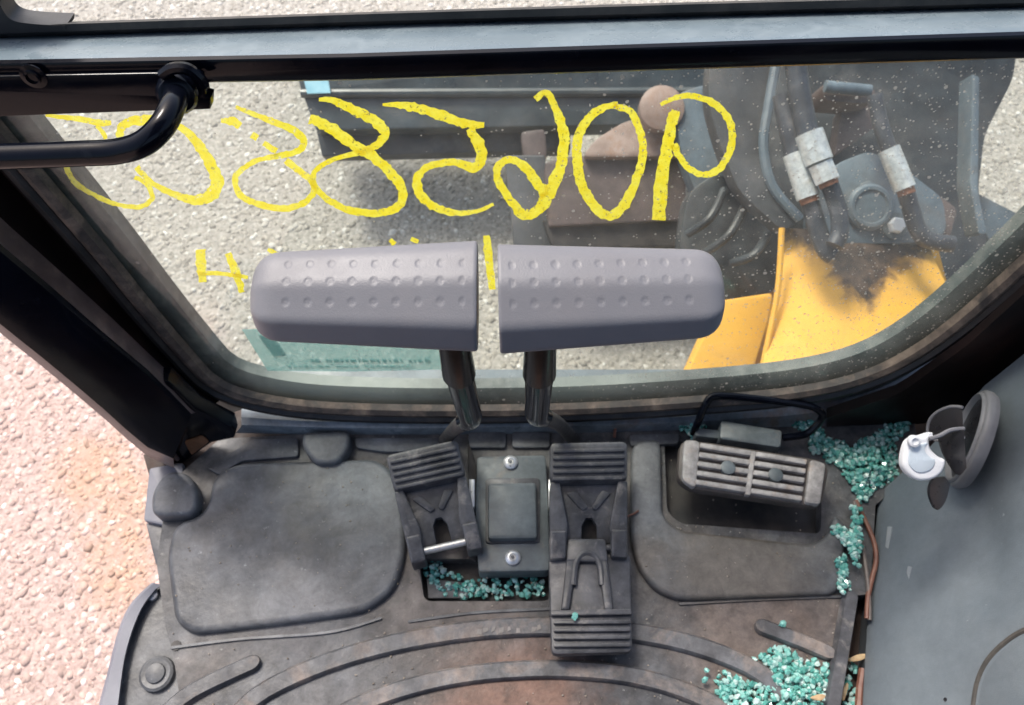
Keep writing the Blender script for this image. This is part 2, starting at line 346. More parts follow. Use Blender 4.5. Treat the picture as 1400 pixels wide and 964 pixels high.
def ground_mat(name, peb):
    m, t, N, L, p = nt(name); v = coords(t)
    sx = N.new('ShaderNodeSeparateXYZ'); L.new(v, sx.inputs[0])
    n = tnoise(t, v, 3.0, 8, .65)
    if peb:
        g = N.new('ShaderNodeNewGeometry'); r = N.new('ShaderNodeValToRGB'); L.new(g.outputs['Random Per Island'], r.inputs[0]); e = r.color_ramp.elements
        e[0].color = (.24, .225, .195, 1); e[1].color = (.68, .665, .62, 1)
        for q, c in ((.3, (.32, .30, .26, 1)), (.6, (.385, .36, .315, 1)), (.85, (.47, .45, .405, 1))):
            k = e.new(q); k.color = c
        c = mixc(t, math_(t, 'MULTIPLY', ramp(t, tnoise(t, v, 90, 5), .4, .7), .4), r.outputs[0], (.36, .335, .29))
    else:
        c = mixc(t, ramp(t, tnoise(t, v, 75, 12, .8), .36, .66), (.22, .205, .178), (.56, .53, .475))
    lx = math_(t, 'ADD', sx.outputs[0], math_(t, 'MULTIPLY', math_(t, 'SUBTRACT', n, .5), .5))
    mr = N.new('ShaderNodeMapRange'); mr.interpolation_type = 'SMOOTHSTEP'; L.new(lx, mr.inputs[0])
    mr.inputs[1].default_value = -.70; mr.inputs[2].default_value = -.92; mr.inputs[3].default_value = 0; mr.inputs[4].default_value = 1
    pk = N.new('ShaderNodeMix'); pk.data_type = 'RGBA'; pk.blend_type = 'MULTIPLY'; my = N.new('ShaderNodeMapRange'); my.interpolation_type = 'SMOOTHSTEP'; L.new(sx.outputs[1], my.inputs[0]); my.inputs[1].default_value = 1.35; my.inputs[2].default_value = 1.08; my.inputs[3].default_value = 0; my.inputs[4].default_value = 1
    L.new(math_(t, 'MULTIPLY', mr.outputs[0], my.outputs[0]), pk.inputs[0]); L.new(c, pk.inputs[6]); pk.inputs[7].default_value = (1.26, 1.0, 1.0, 1)
    c = pk.outputs[2]
    for (u_, v_, r_) in ((180, 690, .28), (165, 790, .18), (120, 640, .2)):
        gq = gauss(t, v, U(u_, v_, z=GZ), r_)
        f = math_(t, 'MULTIPLY', ramp(t, math_(t, 'ADD', gq, math_(t, 'MULTIPLY', math_(t, 'SUBTRACT', tnoise(t, v, 16, 10, .75), .5), 1.6)), .30, .95), .45)
        c = mixc(t, f, c, (.50, .30, .18))
    L.new(c, p.inputs['Base Color']); p.inputs['Roughness'].default_value = .9; p.inputs['Specular IOR Level'].default_value = .25
    b = N.new('ShaderNodeBump'); b.inputs['Strength'].default_value = .6; b.inputs['Distance'].default_value = .014 if not peb else .003
    L.new(tnoise(t, v, 90 if not peb else 180, 10, .75), b.inputs['Height']); L.new(b.outputs[0], p.inputs['Normal'])
    return m
GZ = -.95

# ------------------------------------------------------------------ ground
gm = MB(); gm.add([(-150, -150, GZ), (150, -150, GZ), (150, 150, GZ), (-150, 150, GZ)], [(0, 1, 2, 3)])
g = gm.build('ground', ground_mat('ground_earth', False)); g['kind'] = 'structure'
def icos():
    bm = bmesh.new(); bmesh.ops.create_icosphere(bm, subdivisions=1, radius=1)
    v = np.array([q.co[:] for q in bm.verts]); f = np.array([[q.index for q in a.verts] for a in bm.faces]); bm.free(); return v, f
IV, IF = icos()
def scatter(name, pos, size, squash, m, rng, jit=.28, smooth=True):
    n = len(pos); V = IV[None]*(1+rng.uniform(-jit, jit, (n, 12, 1)))
    ax = rng.uniform(.7, 1.25, (n, 1, 3)); V = V*ax*size[:, None, None]
    q = rng.normal(size=(n, 4)); q /= np.linalg.norm(q, axis=1)[:, None]; a, b, c, d = q.T
    Rm = np.stack([1-2*(c*c+d*d), 2*(b*c-a*d), 2*(b*d+a*c), 2*(b*c+a*d), 1-2*(b*b+d*d), 2*(c*d-a*b), 2*(b*d-a*c), 2*(c*d+a*b), 1-2*(b*b+c*c)], 1).reshape(n, 3, 3)
    V = np.einsum('nij,nkj->nki', Rm, V); V[:, :, 2] *= squash; V += pos[:, None]
    F = (IF[None]+(np.arange(n)*12)[:, None, None]).reshape(-1, 3)
    me = bpy.data.meshes.new(name); me.vertices.add(n*12); me.vertices.foreach_set('co', V.ravel())
    me.loops.add(F.size); me.loops.foreach_set('vertex_index', F.ravel().astype(np.int32))
    me.polygons.add(len(F)); me.polygons.foreach_set('loop_start', np.arange(0, F.size, 3, dtype=np.int32)); me.polygons.foreach_set('loop_total', np.full(len(F), 3, np.int32))
    me.update(calc_edges=True); me.polygons.foreach_set('use_smooth', [smooth]*len(F)); me.materials.append(m)
    return obj(name, me)
rng = np.random.default_rng(3)
n = 88000
pos = np.stack([rng.uniform(-2.3, 2.0, n), rng.uniform(-.3, 3.3, n), np.full(n, GZ)], 1)
sz = .004+.010*rng.random(n)**1.8
pos[:, 2] -= sz*.22
gr = scatter('gravel', pos, sz, .5, ground_mat('gravel_stone', True), rng); gr['kind'] = 'stuff'
tag(gr, 'pale compacted gravel of small stones below the cab', 'gravel')

# ------------------------------------------------------------------ excavator cab
cab = thing('excavator_cab', (0, .5, 0), 'black steel cab front with window frame, cross bar and left corner pillar', 'cab')
G = [(-160, -25), (0, 166), (137, 328), (206, 414), (262, 480), (297, 516), (343, 535), (420, 548), (520, 553), (650, 554), (800, 551), (950, 542), (1080, 530), (1170, 511), (1240, 479), (1310, 428), (1400, 347), (1540, 214)]
GL = resample([(p.x, p.y) for p in cat(G, 8)], 90)
def wcurve(off, h):                  # window outline pushed outwards by off metres, at height h above the pane plane
    P = [U(p.x, p.y, h=0) for p in GL]; out = []
    for i, p in enumerate(P):
        t = (P[min(i+1, len(P)-1)]-P[max(i-1, 0)]).normalized()
        o = WN.cross(t).normalized()*-1
        out.append(p+o*off+WN*h)
    return out
if (wcurve(.02, 0)[45].z > wcurve(0, 0)[45].z): 
    _w = wcurve
    wcurve = lambda off, h: _w(-off, h)
# glass
pane_o = MB()
edge = wcurve(.006, 0); top = [U(1500, 45, h=0), U(-120, 45, h=0)]
pp = [p for p in edge if p.z < .60]+top
pane_o = MB().prism(pp, WN*-.005).build('window_pane', mGlass, cab)
pane_o['label'] = 'dusty lower front window pane with yellow marker writing'
# dusty outer border of the glass along its bottom
mLip = surf('outer_seal', (.030, .045, .046), (.055, .075, .074), 16, .4, .6, .2, 300, dust=(.20, .21, .195), dscale=16, dlo=.45, dhi=.72,
    spots=[(U(470, 535, h=0), .22, (.26, .29, .27), .85), (U(800, 530, h=0), .16, (.16, .19, .18), .7)])
lrow = [wcurve(.03, -.010), wcurve(.012, -.010), wcurve(-.008, -.012), wcurve(-.016, -.016), wcurve(-.019, -.03)]
ia = min(range(90), key=lambda i: abs(GL[i].x-300)); ib = min(range(90), key=lambda i: abs(GL[i].x-1235))
for i0, i1, m_ in ((0, 89, mLip),):
    MB().loft([r_[i0:i1+1] for r_ in lrow]).build('outer_seal', m_, cab)
# inner seal: dusty lip, groove, ridge
MB().loft([wcurve(o, h) for o, h in ((-.003, .001), (-.001, .010), (.005, .014), (.011, .012), (.013, .006))]).build('window_seal', mSealB, cab)
MB().loft([wcurve(o, h) for o, h in ((.013, .004), (.014, .010), (.018, .014), (.024, .013), (.027, .008), (.028, .0))]).build('seal_ridge', mSeal, cab)
MB().loft([wcurve(o, h) for o, h in ((.028, .002), (.029, .006), (.033, .006), (.035, -.03))]).build('window_frame', mFrame, cab)
# left pillar: lofted between edges that run from the floor corner up past the frame
def strip(rows, m, name, nn=14, **k):
    return MB().loft([[U(p.x, p.y, h=h) for p in resample(cat(px, 4), nn)] for px, h in rows]).build(name, m, cab, **k)
EB = [(-150, 40), (0, 190), (60, 262), (171, 392), (247, 474), (300, 520)]
E0 = [(-150, 130), (0, 275), (60, 336), (171, 437), (247, 512), (300, 548)]
E1 = [(-150, 152), (0, 297), (48, 340), (150, 432), (221, 500), (290, 556)]
E2 = [(-150, 195), (0, 333), (60, 383), (150, 462), (205, 508), (262, 566)]
E3 = [(-150, 300), (0, 425), (60, 480), (140, 552), (208, 612), (245, 632)]
E4 = [(-150, 330), (0, 455), (60, 503), (140, 570), (200, 623), (238, 640)]
E3 = [(a-1, b-13) for a, b in E4]
strip([(EB, -.03), (E0, .010), (E1, .022)], mFrame, 'frame_fillet')
strip([(E1, .022), (E2, .050)], mReveal, 'pillar_reveal')
strip([(E2, .050), ([(a-3, b+8) for a, b in E2], .056), ([((a[0]+b[0])/2, (a[1]+b[1])/2) for a, b in zip(E2, E3)], .070), (E3, .080)], mBlack, 'corner_pillar')
strip([(E3, .080), (E4, .076), ([(a-1, b-3) for a, b in E4], .05), ([(a+6, b-50) for a, b in E4], .0)], mReveal, 'pillar_edge')
# pillar foot gusset
MB().prism(UL([(200, 524), (228, 522), (268, 560), (316, 584), (320, 600), (290, 606), (250, 634), (232, 642), (208, 622)], h=.045), WN*-.022, .004).build('pillar_foot', mBlack, cab)
MB().tube(cat(UL([(190, 528), (196, 556), (210, 586), (243, 628)], h=.0475), 6), .0028, 8).build('foot_pale_edge', mReveal, cab)  # thin pale-brown tube tracing the foot's L-shaped edge
MB().prism(rnd(UL([(252, 604), (276, 596), (286, 604), (262, 622)], h=.0465), .004), WN*-.002).build('rust_patch', surf('rust_patch', (.12, .06, .03), (.20, .10, .05), 60, .7, .9, .2, 300), cab)
# sill under the glass
S0 = [(330, 581), (370, 582), (430, 584), (560, 585), (700, 583), (860, 580), (1000, 573), (1120, 563), (1230, 532), (1320, 470), (1400, 398), (1540, 270)]
def row(px, **k): return [U(p.x, p.y, **k) for p in resample(cat(px, 4), 50)]
S1 = [(322, 592), (370, 593), (430, 595), (560, 596), (700, 595), (860, 592), (1000, 588), (1130, 585), (1250, 580), (1330, 560), (1420, 520), (1560, 430)]
Sm = [(330, 571), (370, 574), (430, 577), (560, 578), (700, 577), (860, 574), (1000, 566), (1120, 554), (1225, 522), (1310, 462), (1390, 388), (1530, 258)]
MB().loft([row([(a, b-12) for a, b in Sm], h=-.02), row([(a, b-1) for a, b in Sm], z=.022), row(S0, z=.020), row([(a, b+2) for a, b in S0], z=.017), row(S1, z=-.004)]).build('front_sill', mSill, cab)
MB().prism(UL([(196, 622), (250, 590), (330, 560), (420, 585), (420, 640), (215, 690)], z=-.012), (0, 0, -.05)).build('corner_floor', mRust, cab)
MB().prism(UL([(1170, 560), (1440, 470), (1440, 720), (1180, 720)], z=-.03), (0, 0, -.05)).build('corner_floor', mRust, cab)
# front right inner wall panel
Rw = [(1130, 558), (1230, 524), (1320, 460), (1400, 388), (1440, 350)]
Rf = [(1130, 584), (1250, 580), (1330, 575), (1420, 560), (1450, 545)]
MB().loft([[U(p.x, p.y, h=.016) for p in resample(Rw, 20)], [U(p.x, p.y+14, h=.022) for p in resample(Rw, 20)], [U(p.x, p.y, z=-.003) for p in resample(Rf, 20)]]).build('corner_panel', mFrame, cab)
# outer skin below the window so the cab has a body
yb = .50
MB().box((.03, .53, -.13), 1.0, .05, .24).build('front_skirt', mBlue, cab)
MB().box((.02, -.02, -.065), .90, 1.0, .05).build('floor_pan', mRust, cab)
# unseen rest of the cab; roof edge and rear opening shaped for reflections
MB().prism(rnd([Vector(p) for p in ((-.62, .40, 1.62), (.72, .40, 1.62), (.72, -.95, 1.62), (-.62, -.95, 1.62))], .06), (0, 0, .05), .01).build('roof_panel', mBlack, cab)
for c_, sx_, sz_a in (((.05, -.93, .34), 1.3, .92), ((.05, -.93, 1.54), 1.3, .16), ((-.55, -.93, 1.13), .10, .66), ((.65, -.93, 1.13), .10, .66)):
    MB().box(c_, sx_, .04, sz_a).build('rear_wall', mFrame, cab)
MB().box((.05, -.70, -.065), 1.2, .40, .05).build('rear_floor', mRust, cab)
MB().box((.745, -.24, .23), .03, 1.36, .70).build('side_wall', mFrame, cab)
# cross bar
def bl(a, b, k=0): return [(-200, a[0]-(a[1]-a[0])*.4+k), (0, a[0]+k), (480, a[1]+k), (940, a[2]+k), (1400, a[3]+k), (1650, a[3]-(a[2]-a[3])*.5+k)]
B0, B1, B2, B3 = (33, 17, 3, -9), (50, 34, 21, 8), (79, 70, 55, 40), (117, 110, 95, 80)
rb = lambda v, h, k=0: [U(a, b, h=h) for a, b in bl(v, 0, k)]
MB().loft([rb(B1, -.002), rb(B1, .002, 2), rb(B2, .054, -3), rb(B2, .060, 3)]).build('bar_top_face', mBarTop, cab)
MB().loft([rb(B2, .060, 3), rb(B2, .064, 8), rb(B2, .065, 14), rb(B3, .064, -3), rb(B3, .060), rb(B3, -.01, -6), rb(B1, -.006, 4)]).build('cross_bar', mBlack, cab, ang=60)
gk = MB().loft([rb(B0, .000), rb(B0, .008, 3), rb(B1, .008, -4), rb(B1, .004, 1), rb(B1, -.012, 1), rb(B0, -.012), rb(B0, .000)])
gk.build('upper_window_gasket', mSeal, cab)
# rounded gasket corner and upper left post
MB().prism(UL([(-200, -120), (-30, -120)]+[(p.x, p.y) for p in cat([(-14, -60), (-5, -10), (4, 14), (18, 28), (48, 33), (90, 35)], 5)]+[(90, 42), (-200, 52)], h=.0085), WN*-.02).build('upper_post_gasket', mSeal, cab)
# lower left flange with bolt, and worn paint
MB().prism(UL([(-200, 112), (0, 104), (262, 99), (276, 102), (282, 132), (288, 134), (287, 150), (262, 151), (219, 152), (0, 160), (-200, 166)], h=.068), WN*-.012, .0015).build('bar_flange', mBlack, cab)
MB().lathe([(.010, 0), (.010, .001), (.0062, .0018), (.0062, .0036), (.0045, .004), (.004, .002), (0, .002)], U(46, 104, h=.068), WN, 18).build('bolt', mBlack, cab)
hb = U(243, 128, h=.072)
gh = MB().tube(cat(UL([(-260, 222), (-80, 216), (0, 214), (110, 210), (160, 207)], h=.135)+[U(196, 196, h=.134), U(222, 172, h=.125), U(236, 145, h=.105), U(242, 128, h=.075)], 8), .0093, 18)
gho = gh.build('grab_handle', mBlack, cab)
MB().lathe([(.0155, -.002), (.0155, .006), (.013, .010), (.0095, .011)], U(243, 126, h=.073), (U(239, 140, h=.10)-U(243, 126, h=.073)), 20).build('boss', mBlack, gho)
MB().tube(cat(UL([(222, 103), (236, 94), (256, 94), (272, 106), (279, 118)], h=.076), 5), .0045, 8).build('weld', mBlack, gho)

# yellow marker figures on the outside of the pane
def stroke(mb, px, w, hz):
    P = cat(px, 8); n = len(P); ws = w if isinstance(w, list) else [w, w]
    wv = []
    for i in range(n):
        t = i/(n-1)*(len(ws)-1); k = min(int(t), len(ws)-2); wv.append(ws[k]+(ws[k+1]-ws[k])*(t-k))
    L, Rr = [], []
    for i, p in enumerate(P):
        d = (P[min(i+1, n-1)]-P[max(i-1, 0)]).normalized(); q = Vector((-d.y, d.x))
        ja, jb = [1+.38*noise.noise(Vector((p.x*.16, p.y*.16, s)))+R.uniform(-.07, .07) for s in (1, 7)]
        L.append(p+q*wv[i]/2*ja); Rr.append(p-q*wv[i]/2*jb)
    rows = []
    mb.loft([UL([(a.x, a.y) for a in L], h=hz), UL([(a.x, a.y) for a in Rr], h=hz)])
def figure(strokes, hz=-.0062):
    mb = MB(); z = hz
    for px, w_ in strokes: stroke(mb, px, w_, z); z -= .0004
    o = mb.build('painted_figure', mMark, pane_o)
figure([([(903, 143), (923, 134), (946, 131), (974, 140), (994, 160), (1001, 183), (997, 209), (983, 231), (963, 239), (943, 231), (929, 214), (921, 197)], [5, 9, 10, 10, 9, 10]), ([(924, 151), (917, 174), (911, 206), (904, 251), (900, 301)], [14, 15, 17, 19])])
figure([([(845, 143), (826, 147), (806, 160), (791, 186), (789, 217), (794, 249), (809, 277), (826, 294), (843, 291), (860, 269), (874, 234), (879, 200), (871, 169), (860, 151), (838, 145)], [8, 12, 13, 14, 13, 12, 11, 8])])
figure([([(732, 136), (747, 127), (760, 149), (770, 180), (770, 209), (763, 237), (751, 263), (737, 286), (717, 294), (700, 277), (683, 251), (679, 234), (689, 220), (706, 220), (723, 234), (737, 254), (747, 268)], [8, 10, 15, 15, 17, 13, 11, 11, 10, 14, 17])])
figure([([(523, 143), (551, 144), (580, 150), (609, 160), (637, 169), (662, 171)], [3, 12, 14, 13, 8]), ([(641, 176), (653, 194), (659, 214), (649, 229), (626, 223), (603, 223), (580, 231), (570, 249), (577, 269), (597, 284), (623, 291), (651, 289), (675, 279)], [12, 15, 14, 9, 10, 13, 11, 7, 4])])
figure([([(436, 136), (454, 137), (480, 149), (509, 163), (526, 180), (520, 194), (500, 206), (480, 211), (451, 220), (431, 234), (429, 251), (443, 269), (466, 283), (494, 291), (523, 291), (543, 283), (551, 269), (546, 251), (529, 231), (506, 211), (486, 200), (463, 183), (440, 169), (423, 163)], [5, 12, 15, 11, 7, 7, 8, 10, 11, 12, 14, 15, 15, 14])])
figure([([(322, 146), (346, 156), (377, 168), (401, 178), (415, 192), (408, 206), (381, 213), (353, 219), (329, 233), (321, 247), (329, 267), (353, 279), (387, 285), (415, 278), (429, 261), (425, 247), (408, 233), (391, 219)], [4, 9, 11, 9, 7, 8, 9, 9, 8, 9, 10]), ([(302, 165), (318, 166), (328, 173)], [5, 12, 9]), ([(344, 184), (352, 189)], [9, 9]), ([(360, 196), (378, 207)], [8, 9])])
figure([([(165, 190), (165, 175), (182, 166), (213, 164), (240, 171), (261, 185), (281, 213), (295, 240), (293, 261), (278, 273), (254, 271), (223, 259), (202, 245), (187, 228)], [9, 12, 14, 10, 12, 16, 18, 16, 9, 7, 9])])
figure([([(62, 158), (103, 162), (137, 168), (152, 168)], [3, 8, 9, 6]), ([(132, 172), (140, 180), (145, 190)], [6, 6]), ([(90, 228), (103, 250), (130, 267), (158, 279), (189, 283), (206, 274), (207, 264), (199, 250), (184, 242)], [8, 7, 6, 7, 7, 6])])
figure([([(274, 341), (275, 360), (277, 386)], [13, 14, 9]), ([(271, 373), (300, 374), (339, 379)], [6, 6, 5]), ([(312, 346), (322, 372), (331, 400)], [9, 12, 8])])
figure([([(366, 341), (376, 346), (381, 352)], [5, 9])])
figure([([(533, 328), (540, 334)], [6, 8]), ([(562, 326), (572, 331)], [6, 6])])
figure([([(665, 322), (668, 350), (673, 396)], [9, 11, 9])])

# sticker on the glass
st = thing('sticker', U(460, 480, h=-.006), 'teal translucent sticker on the lower left of the window glass', 'sticker')
MB().prism(UL([(331, 451), (470, 447), (606, 446), (612, 505), (480, 508), (366, 507)], h=-.0065), WN*-.0006).build('film', mStick, st)
for q in ([(352, 458), (372, 457), (392, 486), (374, 487)], [(560, 455), (600, 455), (604, 475), (566, 476)]):
    MB().prism(UL(q, h=-.0074), WN*-.0004).build('printed_block', mStickD, st)
R2 = random.Random(4)
mbt = MB()
for v0, x0, x1, hh in ((491, 424, 588, 4.5), (500, 392, 560, 2.5)):
    x = x0
    while x < x1:
        wd = R2.uniform(2.5, 9); mbt.prism(UL([(x, v0), (x+wd, v0), (x+wd+2, v0+hh), (x+2, v0+hh)], h=-.0074), WN*-.0004); x += wd+R2.choice((1.5, 2, 3, 8))
mbt.build('print_line', mStickD, st)

# ------------------------------------------------------------------ door sill (left)
ds = cab
out_ = [(118, 1040), (135, 964), (147, 919), (161, 864), (178, 826), (207, 797)]
inn_ = [(150, 1040), (161, 964), (171, 895), (190, 838), (212, 806), (222, 800)]
o1, i1 = resample(cat(out_, 5), 24), resample(cat(inn_, 5), 24)
MB().loft([[U(p.x, p.y, z=-.14) for p in o1], [U(p.x, p.y, z=-.010) for p in o1], [U(p.x+4, p.y, z=-.006) for p in o1], [U(p.x, p.y, z=-.008) for p in i1], [U(p.x+2, p.y, z=-.02) for p in i1]]).build('door_sill_rim', mDoorSill, ds)
MB().prism(UL([(150, 1040), (161, 964), (171, 895), (190, 838), (212, 800), (240, 800), (262, 1040)], z=-.021), (0, 0, -.02)).build('door_sill_step', mPad, ds)
MB().prism(rnd(UL([(204, 640), (250, 632), (250, 724), (196, 712)], z=-.004), .004), (0, 0, -.12), .002).build('door_sill_corner', mDoorSill, ds)
MB().prism(UL([(199, 715), (240, 715), (240, 800), (212, 770)], z=-.012), (0, 0, -.1), .002).build('door_sill_bracket', mPed, ds)
MB().lathe([(.021, 0), (.020, .006), (.017, .008), (.012, .0072), (.011, .010), (.006, .0115), (0, .012)], U(216, 922, z=-.021), (0, 0, 1), 20).build('bolt', mPad, ds)
MB().lathe([(.0075, 0), (.007, .004), (0, .006)], U(209, 814, z=-.02), (0, 0, 1), 14).build('bolt', mZinc, ds)

# ------------------------------------------------------------------ floor mat
mat = thing('floor_mat', U(700, 850, z=0), 'worn black rubber floor mat with raised pads and curved ribs', 'floor mat')
outer = [(238, 1040), (247, 964), (237, 895), (226, 857), (214, 770), (222, 716), (244, 650), (300, 600), (430, 593), (560, 594), (700, 593), (860, 590), (1000, 586), (1130, 582), (1250, 577), (1262, 640), (1197, 690), (1190, 812), (1163, 815), (1134, 964), (1120, 1040)]
h1 = [(572, 764), (752, 764), (752, 822), (580, 822)]
h2 = [(908, 600), (1125, 632), (1122, 730), (930, 716), (912, 700)]
def with_holes(outer, holes, z, th, m, name, parent):
    loops = [[U(a, b, z=z) for a, b in l] for l in [outer]+holes]
    tr = tessellate_polygon(loops); flat = [p for l in loops for p in l]; mb = MB(); N = len(flat)
    mb.add(flat, [tuple(t) for t in tr])
    o = 0
    for l in loops:
        k = len(l); mb.add(l+[p-Vector((0, 0, th)) for p in l], [(i, (i+1) % k, (i+1) % k+k, i+k) for i in range(k)])
    ob = mb.build(name, m, parent); return ob
with_holes(outer, [rnd(h, 10) for h in (h1, h2)], 0, .035, mMat, 'mat_sheet', mat)
for h in (h1, h2):
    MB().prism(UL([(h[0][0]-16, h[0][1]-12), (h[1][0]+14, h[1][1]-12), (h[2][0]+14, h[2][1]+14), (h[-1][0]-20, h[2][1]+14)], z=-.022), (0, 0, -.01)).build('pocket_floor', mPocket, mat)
MB().prism(UL([(583, 790), (640, 797), (640, 818), (585, 818)], z=-.012), (0, 0, -.01), .002).build('pocket_step', mPad, mat)
pl = rnd([(322, 632), (520, 626), (548, 660), (556, 752), (540, 806), (500, 836), (400, 850), (262, 866), (238, 850), (226, 760), (236, 716), (282, 700), (290, 650)], 26, 5)
MB().prism([U(p.x, p.y, z=.012) for p in pl], (0, 0, -.014), .008, 4).build('raised_pad', mPad, mat, ang=50)
pr = rnd([(864, 604), (904, 598), (906, 704), (926, 724), (1112, 744), (1134, 730), (1142, 700), (1158, 720), (1152, 800), (1140, 812), (930, 820), (895, 806), (872, 775), (862, 735)], 16, 4)
MB().prism([U(p.x, p.y, z=.012) for p in pr], (0, 0, -.014), .006, 3).build('raised_pad', mPad, mat, ang=50)
# back strip sections along the sill
for q in ([(345, 600), (408, 598), (408, 624), (330, 630), (300, 650), (282, 640)], [(484, 598), (608, 598), (606, 616), (528, 618), (486, 612)], [(640, 590), (692, 590), (692, 612), (640, 612)], [(700, 590), (752, 590), (752, 612), (700, 612)], [(860, 594), (930, 592), (928, 606), (862, 610)]):
    MB().prism([U(p.x, p.y, z=.006) for p in rnd(q, 5, 3)], (0, 0, -.008), .002).build('back_strip', mPad, mat)
# D shaped lugs
def lug(px):
    MB().prism([U(p.x, p.y, z=.022) for p in rnd(px, 22, 5)], (0, 0, -.024), .006, 3).build('lug', mPad, mat, ang=50)
lug([(206, 706), (206, 672), (226, 643), (256, 645), (270, 668), (268, 704)])
lug([(412, 590), (478, 588), (478, 610), (462, 633), (430, 634), (413, 612)])
# ribs
def rib(px, w_, hgt, m=mRib, name='rib', nn=40, ends=True):
    P = [U(p.x, p.y, z=0) for p in resample(cat(px, 6), nn)]; rows = []
    prof = [(-1, -.001), (-.93, .55*hgt), (-.7, hgt), (.7, hgt), (.93, .55*hgt), (1, -.001)]
    n_ = len(P)
    if ends:                         # round the ends
        d0 = (P[0]-P[1]).normalized(); d1 = (P[-1]-P[-2]).normalized(); seq = []
        for k in range(1, 6):
            a = math.pi/2*k/5; seq.append((P[0]+d0*w_/2*math.cos(a), math.sin(a)))
        seq += [(p, 1) for p in P]
        for k in range(4, -1, -1):
            a = math.pi/2*k/5; seq.append((P[-1]+d1*w_/2*math.cos(a), max(math.sin(a), .02)))
        seq[0] = (P[0]+d0*w_/2, .02); 
    else: seq = [(p, 1) for p in P]
    for i, (p, s) in enumerate(seq):
        t = (seq[min(i+1, len(seq)-1)][0]-seq[max(i-1, 0)][0]).normalized(); q = Vector((-t.y, t.x, 0))
        rows.append([p+q*a*w_/2*s+Vector((0, 0, b)) for a, b in prof])
    return MB().loft(rows).build(name, m, mat, ang=40)
rib([(300, 1010), (345, 958), (405, 924), (480, 896), (560, 876), (650, 862), (740, 857), (830, 861), (915, 874), (985, 895), (1040, 922), (1090, 968), (1120, 1010)], .024, .007)
rib([(430, 1010), (470, 975), (540, 946), (620, 926), (700, 917), (780, 916), (860, 924), (930, 943), (985, 970), (1020, 1010)], .022, .007)
rib([(215, 990), (262, 948), (345, 908)], .021, .008, nn=10)
rib([(1042, 858), (1090, 876), (1128, 892)], .020, .008, nn=10)
rib([(236, 886), (330, 874), (450, 865), (520, 846)], .004, .003, mPad, 'seam_ridge', 20)
rib([(930, 826), (1040, 820), (1150, 816)], .004, .003, mPad, 'seam_ridge', 12)
rib([(1160, 820), (1150, 880), (1138, 950), (1122, 1040)], .019, .012, mPed, 'edge_strip', 14)
rib([(560, 850), (650, 838), (750, 833)], .004, .0022, mPad, 'seam_ridge', 12)
MB().lathe([(.006, 0), (.006, .0015), (0, .0015)], U(241, 883, z=0), (0, 0, 1), 10).build('mat_hole', mPocket, mat)

em = MB(); Re = random.Random(5)
for k in range(9):
    u_ = 652+k*10.5+Re.uniform(-2, 2)
    if k in (6,): continue
    v_ = 863-(k*.35)+Re.uniform(-1.5, 1.5); em.prism(UL([(u_, v_-4), (u_+Re.uniform(3, 7), v_-5+Re.uniform(-2, 2)), (u_+Re.uniform(3, 7), v_+Re.uniform(0, 4)), (u_-1, v_+3)], z=.0078), (0, 0, -.002))
o_em = em.build('worn_marks', surf('worn_rubber', (.16, .15, .14), (.24, .22, .21), 60, .6, .7, .1, 300), mat); o_em['kind'] = 'stuff'
Rg = np.random.default_rng(21); gp = []
while len(gp) < 420:
    u_, v_ = Rg.uniform(230, 1180), Rg.uniform(600, 985)
    gp.append(U(u_, v_, z=.0125 if (240 < u_ < 545 and 640 < v_ < 845) or (880 < u_ < 1140 and 745 < v_ < 810) else .0012)[:])
tag(scatter('floor_grit', np.array(gp), Rg.uniform(.0004, .0014, 420), .7, surf('grit', (.16, .13, .10), (.34, .30, .26), 90, .7, .8, .1, 300), Rg, .3, False), 'fine pale grit scattered over the black rubber floor mat', 'grit', kind='stuff')

# ------------------------------------------------------------------ travel levers
DG = .45
cu = Vector((0, SP, CP)); cd = Vector((0, CP, -SP)); cx = Vector((1, 0, 0))
prof = [p.copy() for p in rnd([(1.0, .10), (.82, .44), (.25, .90), (-.56, .98), (-1.0, .34), (-.92, -.4), (-.4, -.85), (.4, -.85), (.92, -.45)], .15, 10)]
prof = [Vector((p.x, p.y)) for p in resample([(q.x, q.y) for q in prof+prof[:1]], 190)[:-1]]
def grip(inner, outer, hi, ho, sgn, parent):
    A, B = U(*inner, d=DG), U(*outer, d=DG); Lg = (B-A).length; ax = (B-A).normalized()
    up = (cu-ax*cu.dot(ax)).normalized(); fw = -cd
    NS, NP = 230, len(prof); S = DG/FPX; rows = []
    rows_dim = (.60, .26, -.14)      # dimple rows: position of e1 / half height
    for i in range(NS+1):
        t = i/NS
        s = 1-(1-t)**1.0
        hgt = (hi+(ho-hi)*s)*S
        # outer end: rounded over the last 12 %
        e = max(0, (s-.86)/.14); k = (1-e**2.6)**(1/2.2) if e < 1 else 0
        k = max(k, .02); k = .55*k**.5+.45*k if e > 0 else 1
        if s < .012: k = .965+.035*(s/.012)**.5
        c = A+ax*(Lg*s)
        row = []
        for p in prof:
            q = c+up*(p.x*hgt*k)+fw*(p.y*hgt*.62*k)
            if p.y > .25 and .05 < s < .92:
                pu = s*Lg/S; pv = p.x*hgt/S
                for ri, rv in enumerate(rows_dim):
                    cc = round((pu-18)/29.3); 
                    if cc < 0 or cc > 8: continue
                    dd = math.hypot(pu-(18+29.3*cc), pv-rv*70)
                    if dd < 5.8: q = q-fw*(.00032*min(1, (5.8-dd)/1.8))
            row.append(q)
        rows.append(row)
    mb = MB().loft(rows, True, True)
    return mb.build('grip', mGrip, parent, ang=50)
